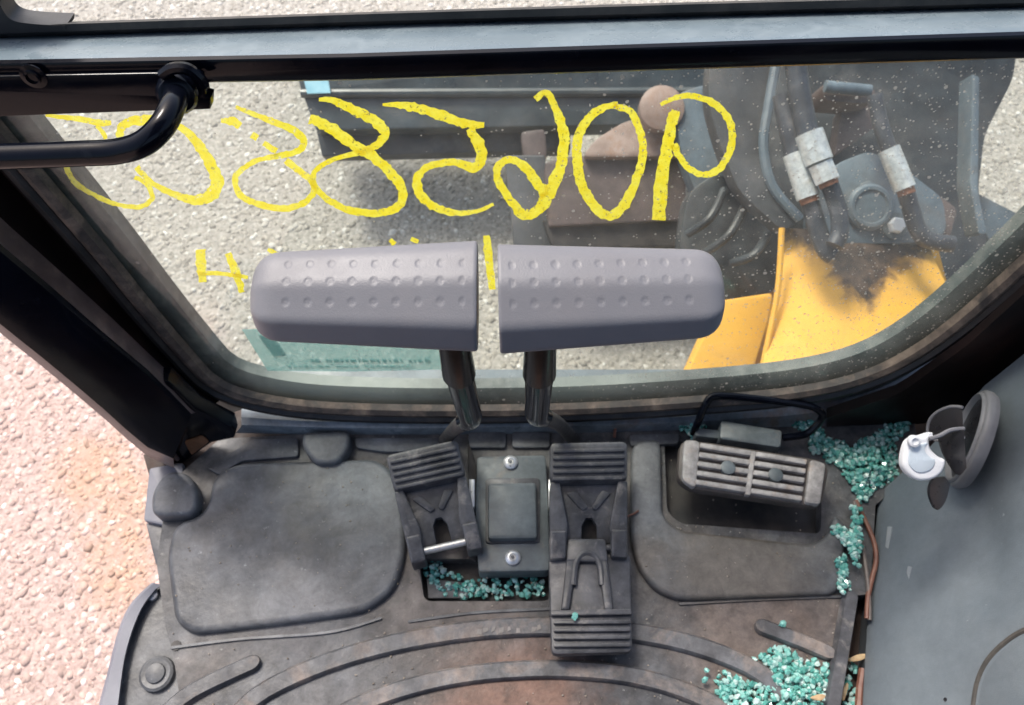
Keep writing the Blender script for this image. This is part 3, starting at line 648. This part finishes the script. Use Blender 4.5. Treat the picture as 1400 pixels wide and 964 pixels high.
def lever(lab, inner, outer, hi, ho, sg, top, mid, low, foot):
    t = thing('travel_lever', U(*foot, z=0), lab, 'lever', 'travel levers with grey grips')
    grip(inner, outer, hi, ho, sg, t)
    T, M_, Lw = U(*top, d=.455), U(*mid, d=.66), U(*low, d=.99)
    T2 = U(top[0]+(mid[0]-top[0])*.42, 510, d=.53); F = U(*foot, z=-.005)
    MB().tube([T, U(top[0]+(mid[0]-top[0])*.27, 484, d=.495), T2], [.0095, .0101, .0112], 20).build('sleeve', mSleeve, t)
    for k in range(6):               # moulded flutes on the sleeve
        pass
    MB().tube(resample(cat([T2-(T2-T)*.05, M_.lerp(T2, .35), M_, M_.lerp(Lw, .16)], 6), 16), .0098, 20).build('shaft', mShaft, t)
    MB().tube(resample(cat([M_.lerp(T2, .04), M_.lerp(Lw, .2), Lw, F], 8), 24), .0085, 16).build('crank_rod', mLow, t)
lever('grey-gripped travel lever on the left, its rod bent left above the left pedal', (653, 405), (346, 406), 77, 60, -1, (616, 430), (643, 570), (620, 588), (606, 604))
lever('grey-gripped travel lever on the right, its rod bent right above the right pedal', (682, 409), (988, 401), 76, 60, 1, (740, 430), (734, 566), (764, 580), (786, 604))

# ------------------------------------------------------------------ travel pedals
def pedal(lab, O, Ua, Va, flap):
    t = thing('travel_pedal', U(O[0]+Ua[0]*52+Va[0]*80, O[1]+Ua[1]*52+Va[1]*80, z=0), lab, 'pedal', 'travel pedals')
    def q(a, b, dz=0):
        z = .078-.00022*b+dz
        return U(O[0]+Ua[0]*a+Va[0]*b, O[1]+Ua[1]*a+Va[1]*b, z=z)
    def pr(pts, dz, th, m, name, bev=.0015, par=t, r=3): return MB().prism([q(p.x, p.y, dz) for p in rnd(pts, r, 3)], (0, 0, -th), bev).build(name, m, par)
    pr([(0, 0), (105, 0), (105, 54), (0, 54)], 0, .016, mPed, 'foot_plate', .003, r=8)
    for k in range(5):
        b = 9+k*9.5; pr([(4, b), (101, b), (101, b+5), (4, b+5)], .0035, .006, mPed, 'tread_rib', .001, r=2)
    # web with a slot
    w_ = [(14, 54), (91, 54), (88, 142), (17, 142)]; slot = rnd([(42, 142.5), (42, 112), (50, 103), (56, 103), (64, 112), (64, 142.5)], 6, 3)
    o_ = [(14, 54), (91, 54), (88, 140), (64, 140), (63, 114), (57, 104), (49, 104), (43, 114), (42, 140), (17, 140)]
    MB().prism([q(a, b, -.012) for a, b in o_], (0, 0, -.008), .001).build('web', mPed, t)
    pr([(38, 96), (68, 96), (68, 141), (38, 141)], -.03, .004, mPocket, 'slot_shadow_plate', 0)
    for px in ([(22, 70), (34, 66), (52, 90), (44, 94)], [(83, 70), (71, 66), (56, 90), (62, 94)]):
        pr(px, -.009, .005, mPed, 'gusset', .001)
    pr([(0, 54), (13, 54), (24, 112), (22, 150), (0, 154)], -.002, .030, mPed, 'side_arm', .002)
    pr([(105, 54), (92, 54), (81, 112), (83, 150), (105, 154)], -.002, .030, mPed, 'side_arm', .002)
    pr([(0, 120), (22, 120), (22, 158), (0, 160)], .004, .03, mPed, 'hinge_lug', .003)
    pr([(105, 120), (83, 120), (83, 158), (105, 160)], .004, .03, mPed, 'hinge_lug', .003)
    pin = MB().tube([q(18, 146, -.008), q(88, 146, -.008)], .0045, 12).build('hinge_pin', mZinc if not flap else mPed, t)
    MB().tube([q(30, 30, -.012), q(30, 100, -.06)], .006, 10).build('support_post', mLow, t)
    if flap:
        f = lambda pts, z, th, m, name, bev=.002, r=5, par=t: MB().prism([U(p.x, p.y, z=z) for p in rnd(pts, r, 3)], (0, 0, -th), bev).build(name, m, par)
        fp = f([(750, 758), (862, 756), (865, 892), (754, 895)], .036, .014, mPed, 'folding_flap', .003, 9)
        f([(776, 736), (828, 736), (832, 768), (774, 768)], .044, .014, mPed, 'flap_tongue', .003, par=fp)
        for s in (-1, 1):
            f([(803+s*14, 762), (803+s*27, 756), (803+s*36, 834), (803+s*24, 834)], .043, .010, mPed, 'flap_ridge', .003, 4, fp)
        MB().tube(cat([U(784, 800, z=.04), U(787, 772, z=.041), U(796, 758, z=.042), U(810, 758, z=.042), U(820, 772, z=.041), U(823, 800, z=.04)], 5), .004, 8).build('flap_arch', mPed, fp)
        f([(753, 834), (863, 832), (864, 840), (753, 842)], .0425, .010, mPed, 'tread_rib', .0015, 2, fp)
        for k in range(4):
            b = 848+k*10.5; f([(757, b), (862, b-1), (862, b+4.5), (757, b+5.5)], .041, .008, mPed, 'tread_rib', .0012, 2, fp)
    return t
pedal('left black travel pedal, turned slightly, with a bare metal hinge pin', (527, 622), (98/105, -22/105), (33/150, 140/150), False)
pedal('right black travel pedal with a folding ribbed flap below it', (752, 605), (1.01, -.02), (0, 1.0), True)

# ------------------------------------------------------------------ centre plate
cp = thing('centre_bracket', U(700, 700, z=0), 'grey steel cover plate with two screws between the pedals', 'bracket')
def cz(pts, z, th, m, name, bev=.0015, r=4, par=cp): return MB().prism([U(p.x, p.y, z=z) for p in rnd(pts, r, 3)], (0, 0, -th), bev).build(name, m, par)
cz([(652, 624), (746, 622), (750, 700), (752, 780), (654, 782), (650, 700)], .022, .03, mPlate, 'cover_plate', .002, 6)
cz([(667, 660), (733, 659), (735, 736), (667, 737)], .036, .02, mPlate, 'raised_cap', .004, 5)
cz([(664, 654), (738, 653), (738, 742), (664, 743)], .025, .005, mPed, 'cap_gasket', .001, 5)
for px in ((698, 633), (701, 763)):
    s_ = MB().lathe([(.0095, 0), (.0095, .003), (.007, .0055), (.0045, .006), (.003, .004), (0, .0038)], U(*px, z=.022), (0, 0, 1), 20).build('screw', mZinc, cp)
    MB().lathe([(.0027, .0046), (0, .0048)], U(*px, z=.022), (0, 0, 1), 6).build('screw_recess', mHose, s_)
for x in (645, 754):
    MB().prism(UL([(x-4, 655), (x+4, 655), (x+4, 694), (x-4, 694)], z=.03), (0, 0, -.03), .0015).build('side_lug', mZinc, cp)
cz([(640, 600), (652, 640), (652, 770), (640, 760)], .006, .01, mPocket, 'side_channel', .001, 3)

# ------------------------------------------------------------------ swing pedal (right)
sp = thing('swing_pedal', U(1020, 650, z=0), 'slatted grey swing pedal on the right with a wire loop behind', 'pedal')
ZS = .055
def sz_(pts, z, th, m, name, bev=.002, r=8, par=sp): return MB().prism([U(p.x, p.y, z=z) for p in rnd(pts, r, 4)], (0, 0, -th), bev).build(name, m, par)
sz_([(930, 602), (960, 603), (1120, 628), (1134, 640), (1124, 690), (1108, 692), (945, 668), (926, 655)], ZS-.006, .014, mSwingB, 'pedal_body', .003, 12)
sz_([(935, 600), (958, 602), (952, 668), (932, 656)], ZS, .010, mSwing, 'end_cap', .003, 8)
sz_([(1108, 627), (1130, 633), (1122, 690), (1100, 687)], ZS, .010, mSwing, 'end_cap', .003, 6)
def slat(u0, v0, u1, v1, th=7): sz_([(u0, v0), (u1, v1), (u1-1.2, v1+th), (u0-1.2, v0+th)], ZS+.001, .008, mSwing, 'slat', .0012, 2)
for k in range(5):
    o = k*12.5; ox = -1.6*k
    slat(958+ox, 605+o*1.0, 1028+ox, 616+o); slat(1034+ox, 617+o, 1104+ox, 628+o)
sz_([(1027, 616), (1034, 617), (1026, 677), (1019, 676)], ZS+.0005, .008, mSwing, 'rib', .001, 1)
for c_ in ((995, 640), (1060, 650)):
    MB().lathe([(.009, -.004), (.009, .003), (.006, .004), (0, .004)], U(*c_, z=ZS), (0, 0, 1), 14).build('bolt_head', mPlate, sp)
sz_([(986, 574), (1070, 588), (1068, 612), (984, 600)], .045, .03, mPlate, 'bracket_block', .003, 5)
sz_([(952, 584), (990, 588), (988, 600), (950, 596)], .036, .02, mPlate, 'pivot', .003, 5)
MB().tube(resample(cat([U(948, 592, z=.02), U(954, 578, z=.05), U(965, 552, z=.075), U(975, 542, z=.08), U(1000, 542, z=.08), U(1060, 548, z=.08), U(1106, 555, z=.078), U(1124, 566, z=.07), U(1118, 580, z=.055), U(1100, 594, z=.04), U(1070, 598, z=.036)], 8), 60), .0048, 10).build('wire_loop', mBlack, sp)
MB().tube([U(1030, 655, z=ZS-.02), U(1035, 640, z=-.02)], .012, 12).build('post', mPocket, sp)

# ------------------------------------------------------------------ console (right)
con = thing('side_console', U(1300, 800, z=0), 'blue-grey plastic side console rising beside the mat', 'console')
A, B = U(1203, 690, z=-.01), U(1184, 964, z=-.01)
cdir = (A-B).normalized(); cn = cdir.cross(Vector((.38, 0, 1)).normalized()); 
if cn.z < 0: cn = -cn
PL = (A, cn)
front = [(1203, 690), (1212, 668), (1262, 622), (1318, 560), (1345, 528), (1400, 484), (1560, 352)]
back = [(1176, 1080), (1260, 1090), (1340, 1090), (1400, 1090), (1460, 1090), (1520, 1090), (1640, 1080)]
f_, b_ = resample(front, 44), resample(back, 44)
rows = []
NR = 46
for i in range(NR+1):
    t = i/NR; r_ = []
    for a, b in zip(f_, b_):
        p = a.lerp(b, t); w3 = U(p.x, p.y, pl=PL)
        bulge = .008*math.exp(-(((p.x-1222)/58)**2+((p.y-880)/190)**2))-.012*math.exp(-(((p.x-1335)/45)**2+((p.y-735)/75)**2))
        r_.append(w3+cn*bulge)
    rows.append(r_)
thick = cdir*0-cn*.03
mb = MB().loft(rows)
ft = rows[0]; mb.loft([[p+cn*0 for p in ft], [p-cn*.004+cdir*.003 for p in ft], [Vector((p.x+.01, p.y-.03, -.05)) for p in ft]])
rt = [r[-1] for r in rows]; mb.loft([rt, [p+Vector((.006, 0, -.006)) for p in rt], [Vector((p.x+.006, p.y, -.05)) for p in rt]])
lf = [r[0] for r in rows]; mb.loft([lf, [p-cn*.004-Vector((.003, 0, 0)) for p in lf], [p-Vector((-.004, 0, .04)) for p in lf]])
mb.build('console_shell', mCons, con, ang=60)
seam = UL([(1322, 1040), (1331, 962), (1337, 930), (1350, 903), (1372, 880), (1400, 862), (1450, 845), (1540, 830)], pl=PL)
MB().tube([p-cn*.0004 for p in cat(seam, 5)], .0028, 8).build('panel_seam', mSeam, con)
MB().prism([p+cn*.0015 for p in cat(UL([(1330, 1040), (1339, 962), (1345, 932), (1357, 908), (1377, 887), (1402, 870), (1450, 853), (1540, 838), (1640, 1040)], pl=PL), 3)], -cn*.004, .001).build('access_panel', mCons, con)
MB().lathe([(.003, 0), (.002, .002), (0, .002)], U(1294, 957, pl=PL), cn, 10).build('screw', mVentBlack, con)
for q in ([(1218, 722), (1224, 722), (1219, 752), (1215, 750)], [(1246, 776), (1251, 777), (1244, 812), (1240, 810)]):
    MB().prism([p+cn*.0052 for p in UL(q, pl=PL)], -cn*.004).build('scuff', surf('scuff', (.26, .28, .29), (.22, .24, .26), 80, .6, .7, .1, 300), con)
# round air vent on the front edge
DV = (U(1350, 600, pl=PL)-Vector((0, 0, CAMZ))).dot(Vector((0, CP, -SP)))-.004
vc = U(1326, 600, d=DV); rv_ = ray(1322, 600).normalized()
vt_up = (U(1345, 528, d=DV)-U(1303, 668, d=DV)).normalized()
left_ = rv_.cross(vt_up).normalized(); left_ = left_ if left_.x < 0 else -left_
vax = (left_*.955-rv_*.20+cu*.05).normalized()
vt_up = (vt_up-vax*vt_up.dot(vax)).normalized(); vt_s = vax.cross(vt_up)
VR = 70*DV/FPX
ring = MB(); rws = []
for rr, hh in ((.84, -.010), (.86, .006), (.89, .0075), (.92, .0065), (.93, .004), (.975, .0035), (1.0, .001), (1.0, -.005), (.95, -.010)):
    rws.append([vc+vax*hh+(vt_up*math.cos(a)+vt_s*math.sin(a))*VR*rr for a in [2*math.pi*k/48 for k in range(48)]])
ring.loft(rws, True); vo = ring.build('vent_ring', mConsEdge, con, ang=50)
disc = MB(); disc.loft([[vc+vax*.002+(vt_up*math.cos(a)+vt_s*math.sin(a))*VR*rr for a in [2*math.pi*k/40 for k in range(40)]] for rr in (.82, .01)], True)
disc.build('vent_throat', mVentBlack, vo)
def blade(px, d0, d1, rim):
    P = cat(px, 6); n_ = len(P); u0 = min(p.x for p in P); u1 = max(p.x for p in P)
    top_ = [U(p.x, p.y, d=d0+(d1-d0)*(p.x-u0)/(u1-u0)) for p in P]
    MB().prism(top_, cd*.004, .0008).build('louvre', mVentBlack, vo)
    if rim: MB().tube(top_, .0016, 8).build('louvre_rim', mConsEdge, vo)
blade([(1316, 557), (1300, 556), (1282, 563), (1271, 575), (1269, 592), (1280, 602), (1300, 600), (1318, 598)], .84, .80, True)
blade([(1318, 588), (1300, 590), (1286, 598), (1290, 618), (1302, 640), (1312, 650), (1322, 640)], .82, .79, False)
blade([(1292, 652), (1276, 656), (1270, 672), (1276, 692), (1284, 697), (1294, 684), (1300, 660)], .86, .84, False)
MB().tube(cat(UL([(1318, 586), (1300, 588), (1284, 596), (1270, 600)], d=.80), 5), .0022, 8).build('louvre_rim', mConsEdge, vo)
# white cap hanging at the vent
wc = thing('white_cap', U(1262, 628, d=.80), 'white round plastic cap hanging beside the console vent', 'cap')
cp_ = cat([(1244, 602), (1262, 596), (1277, 592), (1272, 602), (1274, 614), (1284, 624), (1294, 630), (1290, 645), (1278, 655), (1260, 658), (1246, 652), (1236, 638), (1237, 618)], 5, True)
MB().prism([U(p.x, p.y, d=.80) for p in cp_], cd*.010, .004, 4).build('cap_body', mWhite, wc, ang=50)
MB().prism([U(1259+(p.x-1262)*.62, 627+(p.y-627)*.62, d=.7985) for p in cp_], cd*.003, .001).build('cap_face', surf('cap_face', (.48, .56, .62), (.56, .63, .68), 30, .2, .3, .05, 400), wc)
MB().lathe([(.006, -.002), (.006, .003), (.0035, .004), (.003, .001), (0, .001)], U(1249, 603, d=.797), -cd, 14).build('cap_loop', mWhite, wc)

# ------------------------------------------------------------------ wires, straw, crumbs
tag(MB().tube(resample(cat(UL([(1170, 684), (1180, 706), (1194, 738), (1198, 765), (1192, 792), (1187, 815), (1185, 846)], z=.004), 6), 30), .0030, 8).build('wire', mWire), 'reddish brown wire running along the edge of the console', 'wire')
tag(MB().tube(resample(cat(UL([(1168, 686), (1172, 712), (1179, 745), (1185, 785), (1188, 815), (1189, 848)], z=.004), 6), 30), .0027, 8).build('wire', mWireG), 'grey-brown wire just left of the reddish wire', 'wire')
tag(MB().tube(UL([(1180, 915), (1176, 940), (1174, 968), (1172, 1000)], z=-.018), .005, 8).build('wire', mWire), 'thick red-brown cable end in the gap beside the console', 'cable')
def leaf(px, z, m, name, lab, c_): tag(MB().prism([U(p.x, p.y, z=z) for p in cat(px, 4, True)], (0, 0, -.002), .0005).build(name, m), lab, c_)
leaf([(1158, 903), (1172, 895), (1186, 894), (1185, 899), (1172, 904)], -.012, mStraw, 'dry_leaf', 'dry tan leaf in the gap beside the console', 'leaf')
leaf([(1150, 950), (1157, 934), (1160, 938), (1154, 958)], -.012, mStraw, 'straw', 'short straw stalk in the gap below the dry leaf', 'straw')
leaf([(1108, 954), (1120, 949), (1129, 951), (1122, 958)], .022, mStraw, 'dry_leaf', 'dry orange leaf bit lying on the large glass heap', 'leaf')
tag(MB().tube(UL([(858, 706), (868, 702), (873, 698)], z=.015), .0015, 6).build('twig', mWire), 'tiny red twig beside the right pedal', 'twig')
tag(MB().tube(UL([(840, 598), (842, 580), (844, 562)], z=.008), .0020, 6).build('twig', mWire), 'thin orange stalk standing at the window sill', 'twig')
from math import hypot
def inside(p, poly):
    x, y = p; c = False; n_ = len(poly); j = n_-1
    for i in range(n_):
        xi, yi = poly[i]; xj, yj = poly[j]
        if (yi > y) != (yj > y) and x < (xj-xi)*(y-yi)/(yj-yi)+xi: c = not c
        j = i
    return c
def edged(p, poly):
    best = 1e9
    for (x1, y1), (x2, y2) in zip(poly, poly[1:]+poly[:1]):
        dx, dy = x2-x1, y2-y1; t = max(0, min(1, ((p[0]-x1)*dx+(p[1]-y1)*dy)/(dx*dx+dy*dy)))
        best = min(best, hypot(p[0]-x1-t*dx, p[1]-y1-t*dy))
    return best
def heap(polys, count, z0, peak, lab, smin=.0017, smax=.0043):
    pts = []; ss = []
    rr = random.Random(count)
    for poly in polys:
        xs = [p[0] for p in poly]; ys = [p[1] for p in poly]
        area = (max(xs)-min(xs))*(max(ys)-min(ys)); k = 0
        while k < count*poly_share(poly, polys):
            p = (rr.uniform(min(xs), max(xs)), rr.uniform(min(ys), max(ys)))
            if not inside(p, poly): continue
            e = edged(p, poly)
            if e < 4 and rr.random() < .5: continue
            s = rr.uniform(smin, smax); z = z0+s*.6+rr.random()*peak*min(1, e/26)
            pts.append(U(*p, z=z)[:]); ss.append(s); k += 1
    o = scatter('broken_glass', np.array(pts), np.array(ss), 1, mCrumb, np.random.default_rng(count), .30, False)
    o['kind'] = 'stuff'; return tag(o, lab, 'broken glass')
def parea(poly): return abs(sum(a[0]*b[1]-b[0]*a[1] for a, b in zip(poly, poly[1:]+poly[:1])))/2
def poly_share(poly, polys): return parea(poly)/sum(parea(q) for q in polys)
heap([[(1078, 572), (1108, 566), (1120, 580), (1132, 598), (1150, 602), (1163, 612), (1178, 600), (1198, 592), (1210, 578), (1246, 570), (1240, 588), (1224, 604), (1228, 640), (1222, 656), (1198, 668), (1182, 686), (1172, 688), (1164, 664), (1146, 640), (1122, 622), (1104, 618), (1106, 596), (1090, 590)]], 1000, .0, .020, 'large heap of teal broken glass behind the slatted pedal')
heap([[(1162, 690), (1178, 694), (1178, 740), (1174, 778), (1166, 776), (1162, 756), (1146, 736), (1134, 728), (1138, 718), (1152, 716), (1164, 724)], [(1144, 764), (1156, 756), (1158, 790), (1166, 804), (1154, 812), (1144, 800)]], 270, .012, .008, 'thin trail of teal broken glass beside the brown wires')
heap([[(1020, 902), (1040, 888), (1075, 884), (1090, 896), (1110, 904), (1120, 896), (1134, 906), (1132, 990), (1010, 990), (984, 960), (976, 930), (990, 918), (1020, 930), (1052, 932), (1048, 912)]], 800, .0, .013, 'pale heap of broken glass over the mat ribs at lower right')
heap([[(573, 768), (600, 764), (612, 778), (640, 790), (700, 786), (735, 790), (750, 800), (748, 818), (700, 818), (640, 818), (600, 812), (592, 800), (578, 790)]], 200, -.016, .016, 'small teal glass crumbs in the pocket under the pedals')
heap([[(938, 578), (955, 572), (966, 584), (966, 600), (942, 600)], [(926, 580), (940, 580), (940, 588), (926, 588)]], 90, .006, .02, 'small clump of teal glass at the wire loop of the slatted pedal')
R3 = random.Random(11)
for (u_, v_, lab) in ((1070, 853, 'teal glass crumb alone on the right straight rib'), (966, 916, 'single pale glass crumb left of the large pale heap'), (964, 930, 'lower pale glass crumb left of the large pale heap'), (786, 842, 'tiny glass crumb on the folding flap')):
    z_ = .008 if u_ != 786 else .043
    o = scatter('glass_crumb', np.array([U(u_, v_, z=z_+.003)[:]]), np.array([.004]), 1, mCrumb, np.random.default_rng(u_), .3, False); tag(o, lab, 'glass crumb')
heap([[(1146, 936), (1160, 900), (1174, 906), (1172, 990), (1150, 990)]], 30, -.028, .006, 'few dark glass crumbs in the gap beside the console', .003, .0045)

# ------------------------------------------------------------------ outside: boom foot, hoses, dozer blade
boom = thing('boom_foot', U(1150, 440, d=1.6), 'yellow boom foot with a black scorch stain outside the window', 'boom')
def plate(pts, d, m, name, par, th=.03, bev=.004, r=8, dd=None):
    P = rnd(pts, r, 3); 
    V3 = [U(p.x, p.y, d=d if dd is None else dd(p.x, p.y)) for p in P]
    return MB().prism(V3, cd*th, bev).build(name, m, par)
# stained top plate as a fine grid, curved
bl_ = [(1068, 312), (1062, 400), (1042, 500), (1036, 545), (1030, 590)]
br_ = [(1262, 316), (1284, 368), (1309, 420), (1330, 470), (1350, 540)]
NA, NB = 60, 60; L_, R_ = resample(cat(bl_, 6), NA), resample(cat(br_, 6), NA); vs = []; stn = []
for i in range(NA):
    for j in range(NB):
        p = L_[i].lerp(R_[i], j/(NB-1)); dep = 1.56+.10*(j/(NB-1)-.5)**2*2-.0006*(p.y-400)
        vs.append(U(p.x, p.y, d=dep))
        lx = (1060, 1070, 1090, 1120, 1140, 1155, 1175, 1195, 1206, 1214, 1235, 1260, 1285, 1310)
        ly = (304, 314, 328, 346, 368, 394, 414, 416, 398, 374, 362, 350, 332, 314)
        stn.append(min(1, max(0, (np.interp(p.x, lx, ly)-p.y)/64+.5)))
fs = [(i*NB+j, i*NB+j+1, (i+1)*NB+j+1, (i+1)*NB+j) for i in range(NA-1) for j in range(NB-1)]
bmb = MB(); bmb.add(vs, fs); me = bmb.mesh('boom_plate', mBoom)
at = me.attributes.new('stain', 'FLOAT', 'POINT'); at.data.foreach_set('value', stn)
obj('boom_plate', me, boom)
def yplate(pts, d, name, **k): return plate(pts, d, mBoom, name, boom, **k)
yplate([(985, 411), (1058, 400), (1050, 440), (1032, 500), (1020, 560), (915, 560), (943, 503)], 1.62, 'side_plate', th=.05)
MB().tube(cat(UL([(1069, 312), (1063, 400), (1043, 500), (1034, 545)], d=1.565), 5), .006, 8).build('weld_seam', mBoom, boom)
MB().prism(UL([(1060, 330), (1280, 330), (1340, 560), (1020, 560)], d=1.72), cd*.25).build('boom_body', mBoom, boom)

swp = thing('swing_post', U(1180, 220, d=1.7), 'dark steel swing post behind the hydraulic hoses', 'swing post')
def sw(pts, d, m, name, **k): return plate(pts, d, m, name, swp, **k)
sw([(1050, 70), (1392, 62), (1386, 108), (1347, 184), (1338, 262), (1352, 330), (1330, 420), (1050, 400), (960, 350)], 1.82, mDark, 'post_body', th=.25, r=14)
sw([(970, 75), (1062, 75), (1050, 150), (1044, 200), (1056, 254), (1096, 300), (1072, 318), (1010, 262), (985, 200), (968, 140)], 1.60, mGreyPl, 'side_cheek', th=.05, r=18)
MB().tube(cat(UL([(1062, 80), (1050, 150), (1044, 200), (1056, 254), (1094, 300)], d=1.595), 6), .010, 8).build('cheek_edge', mBlue, swp)
sw([(930, 330), (940, 262), (985, 232), (1066, 318), (1064, 400), (985, 412), (930, 440)], 1.70, mDark, 'lower_cheek', th=.06, r=20)
for q in ([(940, 320), (990, 260)], [(965, 345), (1020, 278)], [(1000, 360), (1050, 320)]):
    MB().tube(cat([U(q[0][0], q[0][1], d=1.66), U((q[0][0]+q[1][0])/2+6, (q[0][1]+q[1][1])/2+8, d=1.63), U(q[1][0], q[1][1], d=1.66)], 5), .009, 10).build('cable', mDark, swp)
sw([(1122, 116), (1140, 112), (1196, 120), (1200, 138), (1180, 142), (1128, 138)], 1.68, mBrown, 'lug', th=.08, r=8)
MB().tube(UL([(1128, 118), (1190, 124)], d=1.66), .012, 12).build('lug_pin', mBlue, swp)
sw([(1330, 100), (1340, 105), (1338, 260), (1350, 320), (1338, 320), (1326, 250)], 1.66, mBlue, 'edge_plate', th=.05, r=3)
sw([(1150, 150), (1190, 138), (1215, 160), (1140, 215)], 1.74, mBrown, 'web', th=.04, r=6)
sw([(1275, 260), (1310, 285), (1300, 325), (1270, 340), (1250, 330)], 1.62, mBrown, 'gusset', th=.05, r=8)
tp = thing('track_panel', U(1380, 310, d=1.9), 'blue-grey steel panel at the far right outside the window', 'panel')
plate([(1334, 262), (1400, 296), (1470, 330), (1480, 420), (1400, 380), (1350, 325)], 1.9, mBlue, 'panel_face', tp, th=.12, r=4)
MB().prism(UL([(1386, 322), (1402, 318), (1402, 336), (1390, 342)], d=1.895), cd*.01).build('slot', mPocket, tp)

vb = thing('valve_block', U(1200, 290, d=1.58), 'blue-grey hydraulic port block below the hose fittings', 'valve block')
plate([(1140, 225), (1190, 205), (1240, 232), (1290, 270), (1296, 318), (1270, 332), (1130, 334), (1118, 300)], 1.60, mBlue, 'block', vb, th=.09, r=14)
MB().lathe([(.046, 0), (.046, .008), (.040, .014), (.034, .014), (.031, .009), (0, .010)], U(1188, 284, d=1.595), -cd, 32).build('port_boss', mBlue, vb)
plate([(1178, 250), (1192, 246), (1200, 262), (1176, 266)], 1.592, mBlue, 'boss_lug', vb, th=.02, r=4)
bo = MB().lathe([(.026, 0), (.026, .004), (.0, .004)], U(1223, 309, d=1.59), -cd, 24).build('washer', mPlate, vb)
MB().lathe([(.016, 0), (.016, .014), (.013, .017), (0, .017)], U(1223, 309, d=1.588), -cd, 6).build('bolt_head', mWhite, vb, ang=20)

def hose(lab, parts):
    t = thing('hydraulic_hose', U(*parts[0][1][0], d=1.5), lab, 'hose', 'hydraulic hoses outside the window')
    for kind, px, rad, d_ in parts:
        m = {'hose': mHose, 'ferrule': mFerr, 'nut': mFerr, 'rust_ring': mRing, 'elbow': mBlue if kind == 'x' else mHose}[kind]
        P = resample(cat([U(*p, d=d_+.02*i) if kind == 'zz' else U(*p, d=d_) for i, p in enumerate(px)], 6), 22)
        if kind == 'ferrule' and rad[1]:
            rr = [rad[0]*(1+.022*math.sin(i*3.0)) for i in range(22)]
        else: rr = [rad[0]]*22
        MB().tube(P, rr, 8 if kind == 'nut' else 18).build(kind, m, t, ang=40)
r = lambda px: px*1.46/FPX
hose('inner hydraulic hose with smooth bright ferrule and nut', [('hose', [(1086, 60), (1092, 120), (1106, 190)], (r(15), 0), 1.50), ('ferrule', [(1106, 182), (1120, 222)], (r(19), 0), 1.46), ('nut', [(1121, 224), (1131, 248)], (r(17), 0), 1.46), ('rust_ring', [(1131, 247), (1134, 254)], (r(13), 0), 1.46), ('elbow', [(1134, 252), (1141, 272), (1147, 292), (1148, 318), (1140, 336)], (r(12), 0), 1.47)])
hose('left hydraulic hose with dull ribbed ferrule', [('hose', [(1070, 130), (1078, 170), (1088, 215)], (r(15), 0), 1.53), ('ferrule', [(1086, 210), (1105, 270)], (r(16), 1), 1.49), ('rust_ring', [(1105, 269), (1108, 277)], (r(13), 0), 1.49), ('elbow', [(1107, 276), (1117, 310), (1128, 340), (1138, 350)], (r(13), 0), 1.50)])
hose('right hydraulic hose with ribbed ferrule and curved pipe', [('hose', [(1196, 130), (1204, 170), (1216, 206)], (r(11), 0), 1.54), ('ferrule', [(1215, 204), (1237, 258)], (r(15), 1), 1.50), ('rust_ring', [(1237, 257), (1240, 266)], (r(12), 0), 1.50), ('elbow', [(1239, 264), (1246, 288), (1254, 312), (1268, 328), (1302, 334)], (r(12), 0), 1.52)])

dz = thing('dozer_blade', U(700, 160, d=2.2), 'dark grey dozer blade lying beyond the front window', 'dozer blade')
def dp(pts, d, m, name, **k): return plate(pts, d, m, name, dz, **k)
dp([(398, 60), (1010, 50), (1010, 130), (412, 128)], 2.30, mBlade, 'top_flange', th=.12, r=3)
dp([(412, 124), (1010, 124), (1005, 168), (432, 178)], 2.22, mBlade, 'blade_plate', th=.10, r=3)
dp([(432, 176), (780, 170), (780, 206), (440, 214)], 2.28, mDark, 'blade_foot', th=.06, r=3)
MB().tube(UL([(412, 128), (1010, 125)], d=2.21), .012, 10).build('edge_roll', mBlade, dz)
dp([(776, 214), (938, 205), (938, 300), (750, 310), (745, 222)], 2.05, mBrown, 'arm_box', th=.12, r=4)
dp([(742, 300), (940, 292), (940, 336), (756, 340)], 2.07, mPocket, 'arm_box_shadow', th=.06, r=3)  # dark plate stands in for the shadow below the arm box
dp([(690, 212), (745, 212), (758, 345), (704, 345)], 2.12, mGreyPl, 'arm_post', th=.10, r=3)
dp([(712, 180), (745, 176), (748, 216), (716, 218)], 2.16, mBrown, 'hinge_lug', th=.05, r=6)
dp([(796, 215), (812, 192), (850, 168), (890, 156), (925, 190), (936, 214)], 2.02, mRustB, 'hinge_ear', th=.05, r=10)
MB().lathe([(.055, 0), (.055, .03), (.04, .036), (0, .036)], U(902, 152, d=2.0), -cd, 24).build('pivot_boss', mRustB, dz)
dp([(920, 130), (972, 112), (985, 160), (1000, 262), (960, 285), (932, 215)], 1.98, mBlue, 'blade_cylinder_cover', th=.06, r=16)
tg = MB().prism(UL([(415, 108), (448, 107), (452, 127), (420, 128)], d=2.19), cd*.004).build('blue_tag', mTag); tag(tg, 'pale blue tag on the left end of the dozer blade', 'tag')
